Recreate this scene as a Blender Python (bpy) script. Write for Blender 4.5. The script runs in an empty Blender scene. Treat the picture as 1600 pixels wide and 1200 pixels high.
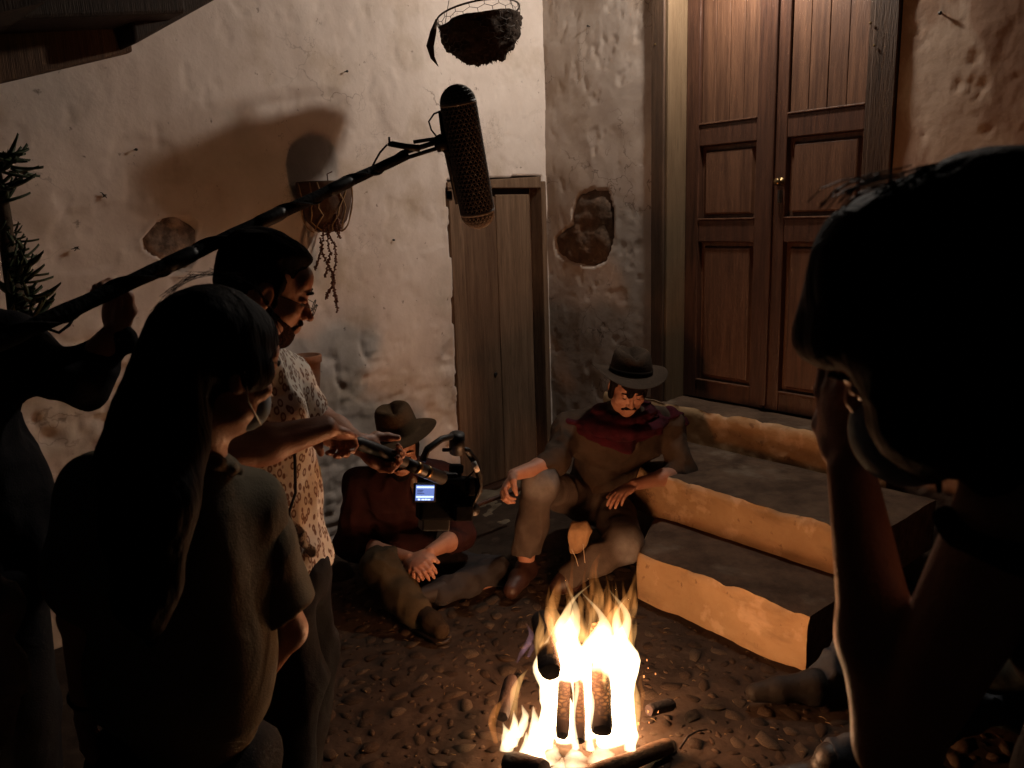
import bpy, bmesh, math, random
import numpy as np
from mathutils import Vector, Matrix

random.seed(7); rng = np.random.default_rng(11)
scene = bpy.context.scene
# ------------------------------------------------------------------ camera
FPX, PITCH, ROLL, CAMH = 1248.0, math.radians(12), math.radians(1.95), 1.65
CP = np.array([0, 0, CAMH])
FW = np.array([0, math.cos(PITCH), -math.sin(PITCH)])
_r0 = np.array([1.0, 0, 0]); _u0 = np.array([0, math.sin(PITCH), math.cos(PITCH)])
RT = math.cos(ROLL) * _r0 - math.sin(ROLL) * _u0
UP = math.sin(ROLL) * _r0 + math.cos(ROLL) * _u0
cam_d = bpy.data.cameras.new('camera'); cam = bpy.data.objects.new('camera', cam_d)
scene.collection.objects.link(cam); scene.camera = cam
cam_d.sensor_width = 36; cam_d.lens = FPX / 1600 * 36; cam_d.clip_start = 0.05; cam_d.clip_end = 200
cam_d.dof.use_dof = True; cam_d.dof.focus_distance = 3.4; cam_d.dof.aperture_fstop = 7.0
M = Matrix(((RT[0], UP[0], -FW[0], 0), (RT[1], UP[1], -FW[1], 0), (RT[2], UP[2], -FW[2], CAMH), (0, 0, 0, 1)))
cam.matrix_world = M
# ------------------------------------------------------------------ night sky, lamp, exposure
world = bpy.data.worlds.new('World'); scene.world = world; world.use_nodes = True
wn = world.node_tree.nodes; wl_ = world.node_tree.links
sky = wn.new('ShaderNodeTexSky'); sky.sky_type = 'NISHITA'; sky.sun_disc = False
sky.sun_elevation = math.radians(-4); sky.sun_rotation = math.radians(200)
wn['Background'].inputs['Strength'].default_value = 0.04
wl_.new(sky.outputs['Color'], wn['Background'].inputs['Color'])
scene.view_settings.view_transform = 'Standard'; scene.view_settings.look = 'None'
scene.view_settings.exposure = 0.0; scene.view_settings.gamma = 1.0; scene.view_settings.use_curve_mapping = False
LAMP_POWER = 80.0
FIRE_POWER = 30.0
LAMP_COL = (1.0, 0.89, 0.78)
FIRE_COL = (1.0, 0.37, 0.145)

# ------------------------------------------------------------------ helpers
def ray(px, py): return FW + RT * (px - 800) / FPX - UP * (py - 600) / FPX
def at(px, py, Y): v = ray(px, py); return CP + v * (Y / v[1])          # the point of that sight line at distance Y
def onZ(px, py, z): v = ray(px, py); return CP + v * ((z - CAMH) / v[2])
def onP(px, py, P0, n): v = ray(px, py); return CP + v * (np.dot(P0 - CP, n) / np.dot(v, n))
def nrm(v): v = np.asarray(v, float); return v / max(np.linalg.norm(v), 1e-9)
ORG = {}
def link(o): scene.collection.objects.link(o); return o
def tag(o, label=None, cat=None, group=None, kind=None):
    if label: o['label'] = label
    if cat: o['category'] = cat
    if group: o['group'] = group
    if kind: o['kind'] = kind
    return o
def thing(name, loc, label, cat, group=None):
    o = bpy.data.objects.new(name, None); o.empty_display_size = .1
    o.location = [float(c) for c in loc]; link(o); ORG[o.name] = np.array(loc, float)
    return tag(o, label, cat, group)
def mobj(name, V, Fc, mat, parent=None, smooth=True):
    V = np.asarray(V, float)
    org = ORG[parent.name] if parent is not None else np.zeros(3)
    me = bpy.data.meshes.new(name)
    if isinstance(Fc, np.ndarray) and Fc.ndim == 2 and Fc.shape[1] == 4:
        n = len(Fc); W = (V - org).astype(np.float32)
        me.vertices.add(len(W)); me.vertices.foreach_set('co', W.ravel())
        me.loops.add(n * 4); me.loops.foreach_set('vertex_index', Fc.astype(np.int32).ravel())
        me.polygons.add(n); me.polygons.foreach_set('loop_start', np.arange(n, dtype=np.int32) * 4)
        me.polygons.foreach_set('loop_total', np.full(n, 4, dtype=np.int32))
        me.update(calc_edges=True); me.validate()
    else:
        me.from_pydata([tuple(v) for v in (V - org)], [], [tuple(int(i) for i in f) for f in Fc]); me.update()
    if smooth: me.polygons.foreach_set('use_smooth', [True] * len(me.polygons))
    if mat: me.materials.append(mat)
    o = bpy.data.objects.new(name, me); link(o)
    if parent is not None: o.parent = parent
    ORG[o.name] = org
    return o
class MB:
    def __init__(s): s.V = []; s.F = []
    def add(s, V, F):
        b = len(s.V); s.V += [tuple(v) for v in V]; s.F += [tuple(i + b for i in f) for f in F]
    def box(s, c, ax, h):       # centre, 3 axes, half sizes
        c = np.array(c, float); A = [np.array(a, float) for a in ax]
        P = [c + A[0]*h[0]*i + A[1]*h[1]*j + A[2]*h[2]*k for k in (-1, 1) for j in (-1, 1) for i in (-1, 1)]
        F = [(0,2,3,1),(4,5,7,6),(0,1,5,4),(2,6,7,3),(0,4,6,2),(1,3,7,5)]
        if np.dot(np.cross(A[0], A[1]), A[2]) < 0: F = [f[::-1] for f in F]
        s.add(P, F)
    def tube(s, pts, rad, n=8, cap=True):
        pts = [np.array(p, float) for p in pts]; m = len(pts)
        if np.isscalar(rad): rad = [rad] * m
        V = []; up = None
        for i in range(m):
            t = nrm(pts[min(i+1, m-1)] - pts[max(i-1, 0)])
            if up is None: up = nrm(np.cross(t, [0.3, 0.2, 0.93] if abs(t[2]) < .9 else [1, 0, 0]))
            a = nrm(up - t * np.dot(up, t)); b = np.cross(t, a); up = a
            for k in range(n):
                w = 2*math.pi*k/n; V.append(pts[i] + (a*math.cos(w) + b*math.sin(w)) * rad[i])
        F = [(i*n+k, i*n+(k+1) % n, (i+1)*n+(k+1) % n, (i+1)*n+k) for i in range(m-1) for k in range(n)]
        if cap: F += [tuple(range(n))[::-1], tuple(range((m-1)*n, m*n))]
        s.add(V, F)
    def lathe(s, prof, c, ax=None, n=20, wob=None):   # prof: (r, z) list ; ax: 3 axes columns
        A = np.eye(3) if ax is None else np.array(ax, float)
        V = []
        for (r, z) in prof:
            for k in range(n):
                w = 2*math.pi*k/n; p = np.array([r*math.cos(w), r*math.sin(w), z])
                if wob: p = wob(p, w)
                V.append(np.array(c) + p[0]*A[0] + p[1]*A[1] + p[2]*A[2])
        m = len(prof)
        F = [(i*n+k, i*n+(k+1) % n, (i+1)*n+(k+1) % n, (i+1)*n+k) for i in range(m-1) for k in range(n)]
        s.add(V, F)
    def build(s, name, mat, parent=None, smooth=False):
        return mobj(name, s.V, s.F, mat, parent, smooth)
def bevel(o, w=.004, seg=2):
    m = o.modifiers.new('bevel', 'BEVEL'); m.width = w; m.segments = seg; m.limit_method = 'ANGLE'; return o
def solid(o, t):
    m = o.modifiers.new('solid', 'SOLIDIFY'); m.thickness = t; m.offset = 0; return o
# value noise
def _h(ix, iy, iz):
    n = (ix.astype(np.int64)*73856093) ^ (iy.astype(np.int64)*19349663) ^ (iz.astype(np.int64)*83492791)
    n = (n ^ (n >> 13)) * 1274126177; n = (n ^ (n >> 16)) & 0xffff
    return n / 32767.5 - 1.0
def vnoise(p):
    i = np.floor(p).astype(np.int64); f = p - i; f = f*f*(3-2*f)
    x, y, z = i[..., 0], i[..., 1], i[..., 2]; fx, fy, fz = f[..., 0], f[..., 1], f[..., 2]
    def L(a, b, t): return a + (b-a)*t
    return L(L(L(_h(x, y, z), _h(x+1, y, z), fx), L(_h(x, y+1, z), _h(x+1, y+1, z), fx), fy),
             L(L(_h(x, y, z+1), _h(x+1, y, z+1), fx), L(_h(x, y+1, z+1), _h(x+1, y+1, z+1), fx), fy), fz)
def fbm(p, o=4, g=.5):
    p = np.asarray(p, float); s = 0; a = 1; q = p.copy()
    for k in range(o): s = s + a*vnoise(q + k*17.3); q = q*2.03; a *= g
    return s
def ridge(p, o=3):
    p = np.asarray(p, float); s = 0; a = 1; q = p.copy()
    for k in range(o): s = s + a*(1-np.abs(vnoise(q + k*7.7))*2); q = q*2.1; a *= .5
    return s

# ------------------------------------------------------------------ materials
MATS = {}
def mat(name, col, rough=.8, spec=.3, bump=0, bscale=60, var=.15, vscale=6, stretch=(1,1,1), col2=None, metal=0, detail=6, coords='Object', thr=None):
    if name in MATS: return MATS[name]
    m = bpy.data.materials.new(name); m.use_nodes = True; MATS[name] = m
    N = m.node_tree.nodes; L = m.node_tree.links; b = N['Principled BSDF']
    b.inputs['Roughness'].default_value = rough; b.inputs['Specular IOR Level'].default_value = spec
    b.inputs['Metallic'].default_value = metal
    tc = N.new('ShaderNodeTexCoord'); mp = N.new('ShaderNodeMapping'); mp.inputs['Scale'].default_value = stretch
    L.new(tc.outputs[coords], mp.inputs['Vector'])
    if col2 is None: col2 = tuple(c*(1-var*2) for c in col); 
    ns = N.new('ShaderNodeTexNoise'); ns.inputs['Scale'].default_value = vscale; ns.inputs['Detail'].default_value = detail; ns.inputs['Roughness'].default_value = .65
    L.new(mp.outputs[0], ns.inputs['Vector'])
    cr = N.new('ShaderNodeValToRGB'); lo, hi = thr or (.35, .68)
    cr.color_ramp.elements[0].position = lo; cr.color_ramp.elements[0].color = (*col2, 1)
    cr.color_ramp.elements[1].position = hi; cr.color_ramp.elements[1].color = (*col, 1)
    L.new(ns.outputs['Fac'], cr.inputs['Fac']); L.new(cr.outputs[0], b.inputs['Base Color'])
    if bump:
        n2 = N.new('ShaderNodeTexNoise'); n2.inputs['Scale'].default_value = bscale; n2.inputs['Detail'].default_value = 5
        L.new(mp.outputs[0], n2.inputs['Vector'])
        bp = N.new('ShaderNodeBump'); bp.inputs['Strength'].default_value = bump; bp.inputs['Distance'].default_value = .01
        L.new(n2.outputs['Fac'], bp.inputs['Height']); L.new(bp.outputs[0], b.inputs['Normal'])
    return m
def layer(m, col, scale, lo, hi, stretch=(1,1,1), off=0, fac=1.0, box=None):
    """mix another procedural stain over a material's base colour"""
    N = m.node_tree.nodes; L = m.node_tree.links; b = N['Principled BSDF']
    src = b.inputs['Base Color'].links[0].from_socket
    tc = N.new('ShaderNodeTexCoord'); mp = N.new('ShaderNodeMapping'); mp.inputs['Scale'].default_value = stretch
    mp.inputs['Location'].default_value = (off, off*.7, off*.3)
    L.new(tc.outputs['Object'], mp.inputs['Vector'])
    ns = N.new('ShaderNodeTexNoise'); ns.inputs['Scale'].default_value = scale; ns.inputs['Detail'].default_value = 8; ns.inputs['Roughness'].default_value = .6
    L.new(mp.outputs[0], ns.inputs['Vector'])
    mr = N.new('ShaderNodeMapRange'); mr.inputs['From Min'].default_value = lo; mr.inputs['From Max'].default_value = hi; mr.inputs['To Max'].default_value = fac
    L.new(ns.outputs['Fac'], mr.inputs['Value'])
    f = mr.outputs[0]
    if box is not None:          # a soft spot: centre, radius (world units), where this stain sits
        c, r = box
        vm = N.new('ShaderNodeVectorMath'); vm.operation = 'DISTANCE'; vm.inputs[1].default_value = tuple(float(x) for x in c)
        L.new(tc.outputs['Object'], vm.inputs[0])
        m2 = N.new('ShaderNodeMapRange'); m2.interpolation_type = 'SMOOTHSTEP'
        m2.inputs['From Min'].default_value = r; m2.inputs['From Max'].default_value = r*.35
        L.new(vm.outputs['Value'], m2.inputs['Value'])
        mm = N.new('ShaderNodeMath'); mm.operation = 'MULTIPLY'; L.new(f, mm.inputs[0]); L.new(m2.outputs[0], mm.inputs[1]); f = mm.outputs[0]
    mx = N.new('ShaderNodeMix'); mx.data_type = 'RGBA'; L.new(f, mx.inputs['Factor'])
    L.new(src, mx.inputs['A']); mx.inputs['B'].default_value = (*col, 1); L.new(mx.outputs['Result'], b.inputs['Base Color'])
    return m
def cracks(m, scale, col, lo, hi, fac=.8, width=.02, off=0):
    """branching hairline cracks, only where a broad noise lets them through"""
    N = m.node_tree.nodes; L = m.node_tree.links; b = N['Principled BSDF']; src = b.inputs['Base Color'].links[0].from_socket
    tc = N.new('ShaderNodeTexCoord'); n1 = N.new('ShaderNodeTexNoise'); n1.inputs['Scale'].default_value = scale*1.6; n1.inputs['Detail'].default_value = 5
    L.new(tc.outputs['Object'], n1.inputs['Vector']); vm = N.new('ShaderNodeMix'); vm.data_type = 'RGBA'; vm.blend_type = 'LINEAR_LIGHT'; vm.inputs['Factor'].default_value = .18
    L.new(tc.outputs['Object'], vm.inputs['A']); L.new(n1.outputs['Color'], vm.inputs['B'])
    v = N.new('ShaderNodeTexVoronoi'); v.feature = 'DISTANCE_TO_EDGE'; v.inputs['Scale'].default_value = scale; L.new(vm.outputs['Result'], v.inputs['Vector'])
    m1 = N.new('ShaderNodeMapRange'); m1.inputs['From Min'].default_value = width; m1.inputs['From Max'].default_value = width*.2; L.new(v.outputs['Distance'], m1.inputs['Value'])
    mp = N.new('ShaderNodeMapping'); mp.inputs['Location'].default_value = (off, off, off); L.new(tc.outputs['Object'], mp.inputs[0])
    n2 = N.new('ShaderNodeTexNoise'); n2.inputs['Scale'].default_value = scale*.45; n2.inputs['Detail'].default_value = 3; L.new(mp.outputs[0], n2.inputs['Vector'])
    m2 = N.new('ShaderNodeMapRange'); m2.inputs['From Min'].default_value = lo; m2.inputs['From Max'].default_value = hi; m2.inputs['To Max'].default_value = fac; L.new(n2.outputs['Fac'], m2.inputs['Value'])
    mu = N.new('ShaderNodeMath'); mu.operation = 'MULTIPLY'; L.new(m1.outputs[0], mu.inputs[0]); L.new(m2.outputs[0], mu.inputs[1])
    mx = N.new('ShaderNodeMix'); mx.data_type = 'RGBA'; L.new(mu.outputs[0], mx.inputs['Factor']); L.new(src, mx.inputs['A']); mx.inputs['B'].default_value = (*col, 1)
    L.new(mx.outputs['Result'], b.inputs['Base Color']); return m
def wood(name, col, col2, rough=.6, spec=.3, bump=.3, vs=5, dirz=True):
    m = mat(name, col, rough, spec, bump, 30, col2=col2, vscale=vs, stretch=(9, 9, .55) if dirz else (.6, 9, 9), detail=9)
    layer(m, tuple(c*.45 for c in col2), 14, .56, .75, (6, 6, .5) if dirz else (.5, 6, 6), 3, .7)
    return m

# ------------------------------------------------------------------ layout of the courtyard corner
S = np.array([.65, -.76, 0]); Nn = np.array([-.76, -.65, 0]); Zu = np.array([0, 0, 1.])   # along the door wall / out of it
COR = np.array([.254, 5.05, 0]); WL = nrm([-.71, -.704, 0]); NL = nrm([.704, -.71, 0])    # corner; along the left wall / out of it
def dw(s, z, off=0): return COR + S*s + Nn*off + Zu*z      # a point on the door wall
def lw(t, z, off=0): return COR + WL*t + NL*off + Zu*z     # a point on the left wall
def lwpx(px, py, off=0):
    p = onP(px, py, COR + NL*off, NL); return float(np.dot(p-COR, WL)), float(p[2])
def dwpx(px, py, off=0):
    p = onP(px, py, COR + Nn*off, Nn); return float(np.dot(p-COR, S)), float(p[2])
# ------------------------------------------------------------------ plaster walls
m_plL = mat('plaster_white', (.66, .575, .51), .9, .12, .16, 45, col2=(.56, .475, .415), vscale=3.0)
layer(m_plL, (.34, .25, .16), 2.2, .52, .68, off=4, fac=.55)
layer(m_plL, (.36, .33, .27), 1.3, .55, .7, off=11, fac=.5)
layer(m_plL, (.36, .31, .12), 3.5, .35, .6, off=2, fac=.75, box=(lw(*lwpx(70, 330)), .42))
layer(m_plL, (.37, .27, .12), 3.5, .35, .6, off=2, fac=.6, box=(lw(*lwpx(110, 600)), .5))
layer(m_plL, (.22, .22, .20), 6, .30, .55, off=7, fac=.85, box=(lw(*lwpx(555, 590)), .30))
layer(m_plL, (.24, .22, .18), 4, .30, .55, off=9, fac=.8, box=(lw(*lwpx(510, 800)), .52))
layer(m_plL, (.10, .07, .05), 22, .66, .72, off=5, fac=.7)
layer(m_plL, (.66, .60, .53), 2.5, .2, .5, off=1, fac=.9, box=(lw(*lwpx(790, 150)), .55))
cracks(m_plL, 3.4, (.14, .10, .08), .57, .66, .6, .016)
cracks(m_plL, 8.0, (.16, .12, .10), .60, .68, .45, .022, 5)
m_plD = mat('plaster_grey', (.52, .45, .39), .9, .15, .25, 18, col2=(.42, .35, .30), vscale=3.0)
layer(m_plD, (.27, .19, .13), 2.6, .5, .66, off=3, fac=.6)
layer(m_plD, (.12, .09, .07), 20, .68, .74, off=6, fac=.6)
layer(m_plD, (.40, .20, .12), 5, .3, .55, off=2, fac=.7, box=(dw(.33, 1.25), .45))
cracks(m_plD, 5.0, (.10, .07, .055), .5, .6, .7, .025, 2)
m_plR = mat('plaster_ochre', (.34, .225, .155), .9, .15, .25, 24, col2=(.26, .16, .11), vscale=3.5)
layer(m_plR, (.50, .39, .30), 2.6, .50, .56, (1, 1, .45), off=8, fac=.8)
m_rub = mat('wall_rubble', (.16, .10, .065), .85, .3, .8, 35, col2=(.07, .045, .03), vscale=14)
m_rub2 = mat('wall_stone_pink', (.34, .24, .18), .85, .3, .8, 30, col2=(.10, .07, .05), vscale=12, thr=(.42, .6))

def wall_grid(name, base, u0, u1, z0, z1, step, offf, m, fn_pt, parent=None, thick=.35):
    us = np.arange(u0, u1+step*.5, step); zs = np.arange(z0, z1+step*.5, step)
    Ug, Zg = np.meshgrid(us, zs, indexing='ij'); off = offf(Ug, Zg)
    A, B = (S, Nn) if base == 'D' else (WL, NL)
    P = COR + Ug[..., None]*A + Zg[..., None]*Zu + off[..., None]*B
    nu, nz = Ug.shape; V = P.reshape(-1, 3)
    idx = np.arange(nu*nz).reshape(nu, nz)
    q = np.stack([idx[:-1, :-1], idx[1:, :-1], idx[1:, 1:], idx[:-1, 1:]], -1).reshape(-1, 4)
    if np.dot(np.cross(A, Zu), B) < 0: q = q[:, ::-1]
    b = len(V); back = [COR + u*A + z*Zu - thick*B for (u, z) in ((u0, z0), (u1, z0), (u1, z1), (u0, z1))]
    V = np.vstack([V, back])
    c = [idx[0, 0], idx[-1, 0], idx[-1, -1], idx[0, -1]]
    ex = np.array([[c[i], c[(i+1) % 4], b+(i+1) % 4, b+i] for i in range(4)] + [[b+3, b+2, b+1, b]])
    return mobj(name, V, np.vstack([q, ex]), m, parent)

def plaster(u, z, seed, lump=.009, chip=.0045):
    p = np.stack([u*1.0, z, np.full_like(u, seed)], -1)
    o = lump*fbm(p*2.2, 3) + chip*.35*fbm(p*9+3, 3)
    r = fbm(p*3.7+9, 4); o = o - chip*np.clip((r-.35)*22, 0, 1)           # flaked skins
    r2 = fbm(p*[15, 11, 1]+5, 3); o = o - .0035*np.clip((r2-.5)*16, 0, 1)
    g = ridge(p*[5, 5, 1]+31, 3); o = o - .004*np.clip(g-1.35, 0, .4)    # cracks
    tw = fbm(p*[7, 2.2, 1]+55, 3); o = o + .0025*np.clip(tw, -.2, 1)      # trowel marks
    return o
def smooth(x, a, b): t = np.clip((x-a)/(b-a), 0, 1); return t*t*(3-2*t)

holesL = [(lwpx(271, 380), .105, .112), ]
def offL(u, z):
    o = plaster(u, z, 1.3)
    e = .006*fbm(np.stack([u*8, z*8, u*0], -1), 2)
    # small door opening
    ztop = 1.875 - .048*u
    ins = smooth(u+e, .045, .05)*(1-smooth(u+e*2, .800, .808))*(1-smooth(z, ztop-.002, ztop+.006))
    o = np.where(ins > .5, -.10, o)
    # crumbled plaster at the left edge of the small door and rubble low on the wall
    cr = np.exp(-((u-.86)/.07)**2)*smooth(-z, -1.15, -.9)
    o = o - .022*cr*np.clip(fbm(np.stack([u*14, z*12, u*0+4], -1), 3)+.4, 0, 1)*(ins < .5)
    for (px, py, r, dp) in ((555, 590, .22, .020), (520, 800, .40, .022), (130, 660, .35, .022), (640, 610, .16, .014), (690, 640, .12, .016)):
        cu, cz = lwpx(px, py)
        w = np.exp(-(((u-cu)/r)**2+((z-cz)/r)**2)**2)
        p = np.stack([u*11, z*13, u*0+px], -1)
        o = o - dp*w*(np.clip(ridge(p*.6, 3)-.5, 0, 1.2)+.5*np.clip(fbm(p, 3), 0, 1))*(ins < .5)
    for (c, ru, rz) in holesL:
        an = np.arctan2(z-c[1], u-c[0]); rr = 1+.14*np.sin(an*3+1)+.08*np.sin(an*5+2)
        q = ((u-c[0])/ru/rr)**2+((z-c[1])/rz/rr)**2
        o = np.where(q < 1.0, -.03, np.where(q < 1.35, o+.006, o))
    return o
wallL = thing('plaster_wall', lw(1.5, 0), 'pale whitewashed plaster wall with flaking patches behind the hanging basket and small plank door', 'wall')
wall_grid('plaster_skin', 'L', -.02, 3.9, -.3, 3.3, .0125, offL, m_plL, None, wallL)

# door wall in two pieces: left of the tall door, right of the tall door, plus the wall over it
spx = [dwpx(*a) for a in ((893, 330), (905, 303), (925, 295), (950, 297), (958, 330), (957, 375), (948, 408), (930, 415), (905, 414), (885, 408), (868, 396), (866, 374), (882, 358), (897, 352))]
def inpoly(u, z, poly):
    r = np.zeros(u.shape, bool); n = len(poly)
    for i in range(n):
        x1, y1 = poly[i]; x2, y2 = poly[(i+1) % n]
        c = ((y1 > z) != (y2 > z)) & (u < (x2-x1)*(z-y1)/(y2-y1+1e-12)+x1); r ^= c
    return r
def offD(u, z):
    o = plaster(u, z, 5.1, .007, .001)
    p = np.stack([u*6, z*3.2, u*0+2], -1); o = o + .003*np.clip(ridge(p, 2)-.9, 0, .5)
    ins = inpoly(u, z, spx); o = np.where(ins, -.03, o)
    return o
wallD = thing('plaster_wall', dw(.4, 0), 'narrow rough grey plaster wall with an exposed stone beside the tall panelled door', 'wall')
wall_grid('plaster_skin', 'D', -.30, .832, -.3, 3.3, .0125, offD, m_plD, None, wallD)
def offR(u, z): return plaster(u, z, 9.7, .008, .0012) + .004*np.clip(fbm(np.stack([u*4, z*2.5, u*0], -1), 3), -.1, .6)
wallR = thing('plaster_wall', dw(2.6, 0), 'peeling reddish ochre plaster wall right of the tall panelled door', 'wall')
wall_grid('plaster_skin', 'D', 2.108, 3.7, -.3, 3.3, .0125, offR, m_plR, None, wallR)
mb = MB(); mb.box(dw(1.47, 3.09, -.17), (S, Nn, Zu), (.635, .17, .21)); mb.build('wall_head', m_plD, wallD)

# exposed stones
def rock(name, cx, mtl, parent, axes, pts2, depth, fn, seed, nsub=26, offb=-.03):
    """a rough stone filling outline pts2 (wall coordinates)"""
    us = [p[0] for p in pts2]; zs = [p[1] for p in pts2]
    c = (np.mean(us), np.mean(zs)); V = []; F = []
    P = np.array(pts2); n = 48
    # resample outline
    seg = np.r_[0, np.cumsum(np.linalg.norm(np.diff(np.vstack([P, P[:1]]), axis=0), axis=1))]
    t = np.linspace(0, seg[-1], n, endpoint=False); PP = np.vstack([P, P[:1]])
    ou = np.interp(t, seg, PP[:, 0]); oz = np.interp(t, seg, PP[:, 1])
    K = 14
    for k in range(K+1):
        f = 1-k/K
        for i in range(n):
            u = c[0]+(ou[i]-c[0])*f*1.03; z = c[1]+(oz[i]-c[1])*f*1.03
            prof = math.sqrt(max(0, 1-f**4))*depth
            q = np.array([u*16, z*16, seed]); r = float(fbm(q, 4))*.011 + float(np.abs(vnoise(q*.7+3)))*.014
            V.append(fn(u, z, offb + prof + (r if k > 0 else -.01)))
    F = [(k*n+i, k*n+(i+1) % n, (k+1)*n+(i+1) % n, (k+1)*n+i) for k in range(K) for i in range(n)]
    return mobj(name, V, F, mtl, parent)
rock('exposed_stone', 0, m_rub, wallD, None, spx, .024, dw, 3)
cL = holesL[0][0]
rock('exposed_stone', 0, m_rub2, wallL, None, [(cL[0]+.110*math.cos(a)*(1+.1*math.sin(3*a)), cL[1]+.116*math.sin(a)*(1+.08*math.sin(5*a))) for a in np.linspace(0, 2*math.pi, 24, endpoint=False)], .028, lw, 8)
# little holes, nails and spider-like roots left on the wall
m_dark = mat('iron_dark', (.02, .018, .015), .6, .4, .3, 80)
def nail(px, py, fn, fpx, parent, r=.006):
    u, z = fpx(px, py); mb = MB(); mb.lathe([(0.0004, .016), (r*.8, .014), (r, .008), (r*.4, .006), (r*.35, -.03)], fn(u, z, 0), None, 8)
    A = (S, Zu, Nn) if fn is dw else (WL, Zu, NL)
    mb = MB(); mb.lathe([(0.0004, .020), (r*.8, .018), (r, .012), (r*.4, .010), (r*.35, -.03)], fn(u, z, 0), A, 8)
    return mb.build('nail', m_dark, parent)
for a in ((211, 234), (613, 375), (540, 112)): nail(*a, lw, lwpx, wallL)
for a in ((921, 41),): nail(*a, dw, dwpx, wallD)
nail(1471, 21, dw, dwpx, wallR, .008)
for (px, py, sd) in ((161, 305, 1), (118, 387, 2)):
    u, z = lwpx(px, py); mb = MB(); rr = random.Random(sd)
    for k in range(7):
        a = rr.uniform(0, 6.28); l = rr.uniform(.006, .022)
        mb.tube([lw(u, z, .006), lw(u+math.cos(a)*l*.5, z+math.sin(a)*l*.5, .016), lw(u+math.cos(a)*l, z+math.sin(a)*l*.8, .008)], [.003, .002, .0008], 5)
    mb.build('root_tuft', m_dark, wallL)

# ------------------------------------------------------------------ tall panelled door
m_wd = wood('door_wood', (.088, .038, .021), (.036, .015, .009), .42, .45, .35)
m_wp = wood('door_panel_wood', (.135, .066, .036), (.060, .027, .015), .45, .4, .3, 4)
m_wf = wood('door_frame_wood', (.105, .060, .035), (.048, .027, .016), .6, .3, .4)
m_wt = wood('door_reveal_wood', (.17, .115, .066), (.12, .078, .043), .55, .3, .3)
m_brass = mat('old_brass', (.25, .17, .08), .35, .5, .1, 60, metal=1)
door = thing('panelled_door', dw(1.45, .6, -.15), 'tall dark brown two-leaf wooden door with raised panels at the top of the steps', 'door')
def dbox(mb, s0, s1, z0, z1, o0, o1):
    mb.box(dw((s0+s1)/2, (z0+z1)/2, (o0+o1)/2), (S, Nn, Zu), (abs(s1-s0)/2, abs(o1-o0)/2, abs(z1-z0)/2))
DT = 2.86
def part_box(name, m, par, s0, s1, z0, z1, o0, o1, bw=.005):
    mb = MB(); dbox(mb, s0, s1, z0, z1, o0, o1); return bevel(mb.build(name, m, par), bw)
def raised(s0, s1, z0, z1, o, par):      # raised and fielded panel: flat field, sloped shoulders
    mb = MB(); A = []
    for (i, oo) in ((0, o-.014), (.022, o-.014), (.030, o+.004), (.036, o+.007)):
        A.append([dw(s0+i, z0+i, oo), dw(s1-i, z0+i, oo), dw(s1-i, z1-i, oo), dw(s0+i, z1-i, oo)])
    V = sum(A, []); F = [(k*4+i, k*4+(i+1) % 4, (k+1)*4+(i+1) % 4, (k+1)*4+i) for k in range(3) for i in range(4)] + [(12, 13, 14, 15)]
    V += [dw(s0, z0, o-.03), dw(s1, z0, o-.03), dw(s1, z1, o-.03), dw(s0, z1, o-.03)]
    F += [(16, 17, 1, 0), (17, 18, 2, 1), (18, 19, 3, 2), (19, 16, 0, 3), (19, 18, 17, 16)]
    mb.add(V, F); return mb.build('panel', m_wp, par)
def leaf(s0, s1, st0, st1, par):
    o0, o1 = -.19, -.145
    L = mobj('door_leaf', [dw((s0+s1)/2, .62, -.2)]*3, [], None, par) if False else None
    root = part_box('door_leaf', m_wd, par, s0, s0+st0, .612, DT, o0, o1)
    part_box('stile', m_wd, root, s1-st1, s1, .612, DT, o0, o1)
    for (a, b) in ((.612, .71), (1.47, 1.585), (1.965, 2.072), (2.80, DT)):
        part_box('rail', m_wd, root, s0+st0, s1-st1, a, b, o0+.003, o1-.003)
    for (a, b) in ((.71, 1.47), (1.585, 1.965)):
        raised(s0+st0+.002, s1-st1-.002, a+.002, b-.002, -.168, root)
    # top panel is made of narrow vertical boards
    w0, w1 = s0+st0+.004, s1-st1-.004; n = 4
    for k in range(n):
        a = w0+(w1-w0)*k/n; b = w0+(w1-w0)*(k+1)/n
        part_box('board', m_wp, root, a+.0015, b-.0015, 2.076, 2.796, -.184, -.160+.0015*(k % 2), .003)
    for (za, zb) in ((2.072, 2.080),): part_box('moulding', m_wp, root, s0+st0+.001, s1-st1-.001, za, zb, -.158, -.140, .002)
    for (za, zb) in ((.71, .718), (1.585, 1.593)): part_box('moulding', m_wp, root, s0+st0+.001, s1-st1-.001, za, zb, -.163, -.140, .002)
    return root
lf1 = leaf(.935, 1.447, .085, .085, door); lf2 = leaf(1.453, 1.975, .075, .07, door)
part_box('cover_strip', m_wd, door, 1.430, 1.470, .63, 2.85, -.144, -.126, .006)
mb = MB(); kn = dw(1.505, 1.76, -.145)
mb.lathe([(.022, 0), (.021, .006), (.009, .010), (.008, .022), (.016, .028), (.018, .036), (.013, .043), (.0005, .045)], kn, (S, Zu, Nn), 16)
mb.build('door_knob', m_brass, door, True)
mb = MB(); dbox(mb, 1.492, 1.518, 1.66, 1.72, -.145, -.140); bevel(mb.build('keyhole_plate', m_dark, door), .004)
part_box('jamb', m_wt, door, .917, .934, .60, DT+.02, -.21, .008, .003)
part_box('jamb', m_wf, door, 1.976, 1.998, .60, DT+.02, -.21, .004, .003)
part_box('architrave', m_wf, door, .834, .9165, .52, DT+.02, -.03, .022, .006)
part_box('architrave', m_wf, door, 1.9985, 2.105, .55, DT+.02, -.03, .018, .006)
part_box('lintel', m_wf, door, .834, 2.105, DT+.021, DT+.14, -.03, .024, .006)
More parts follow.
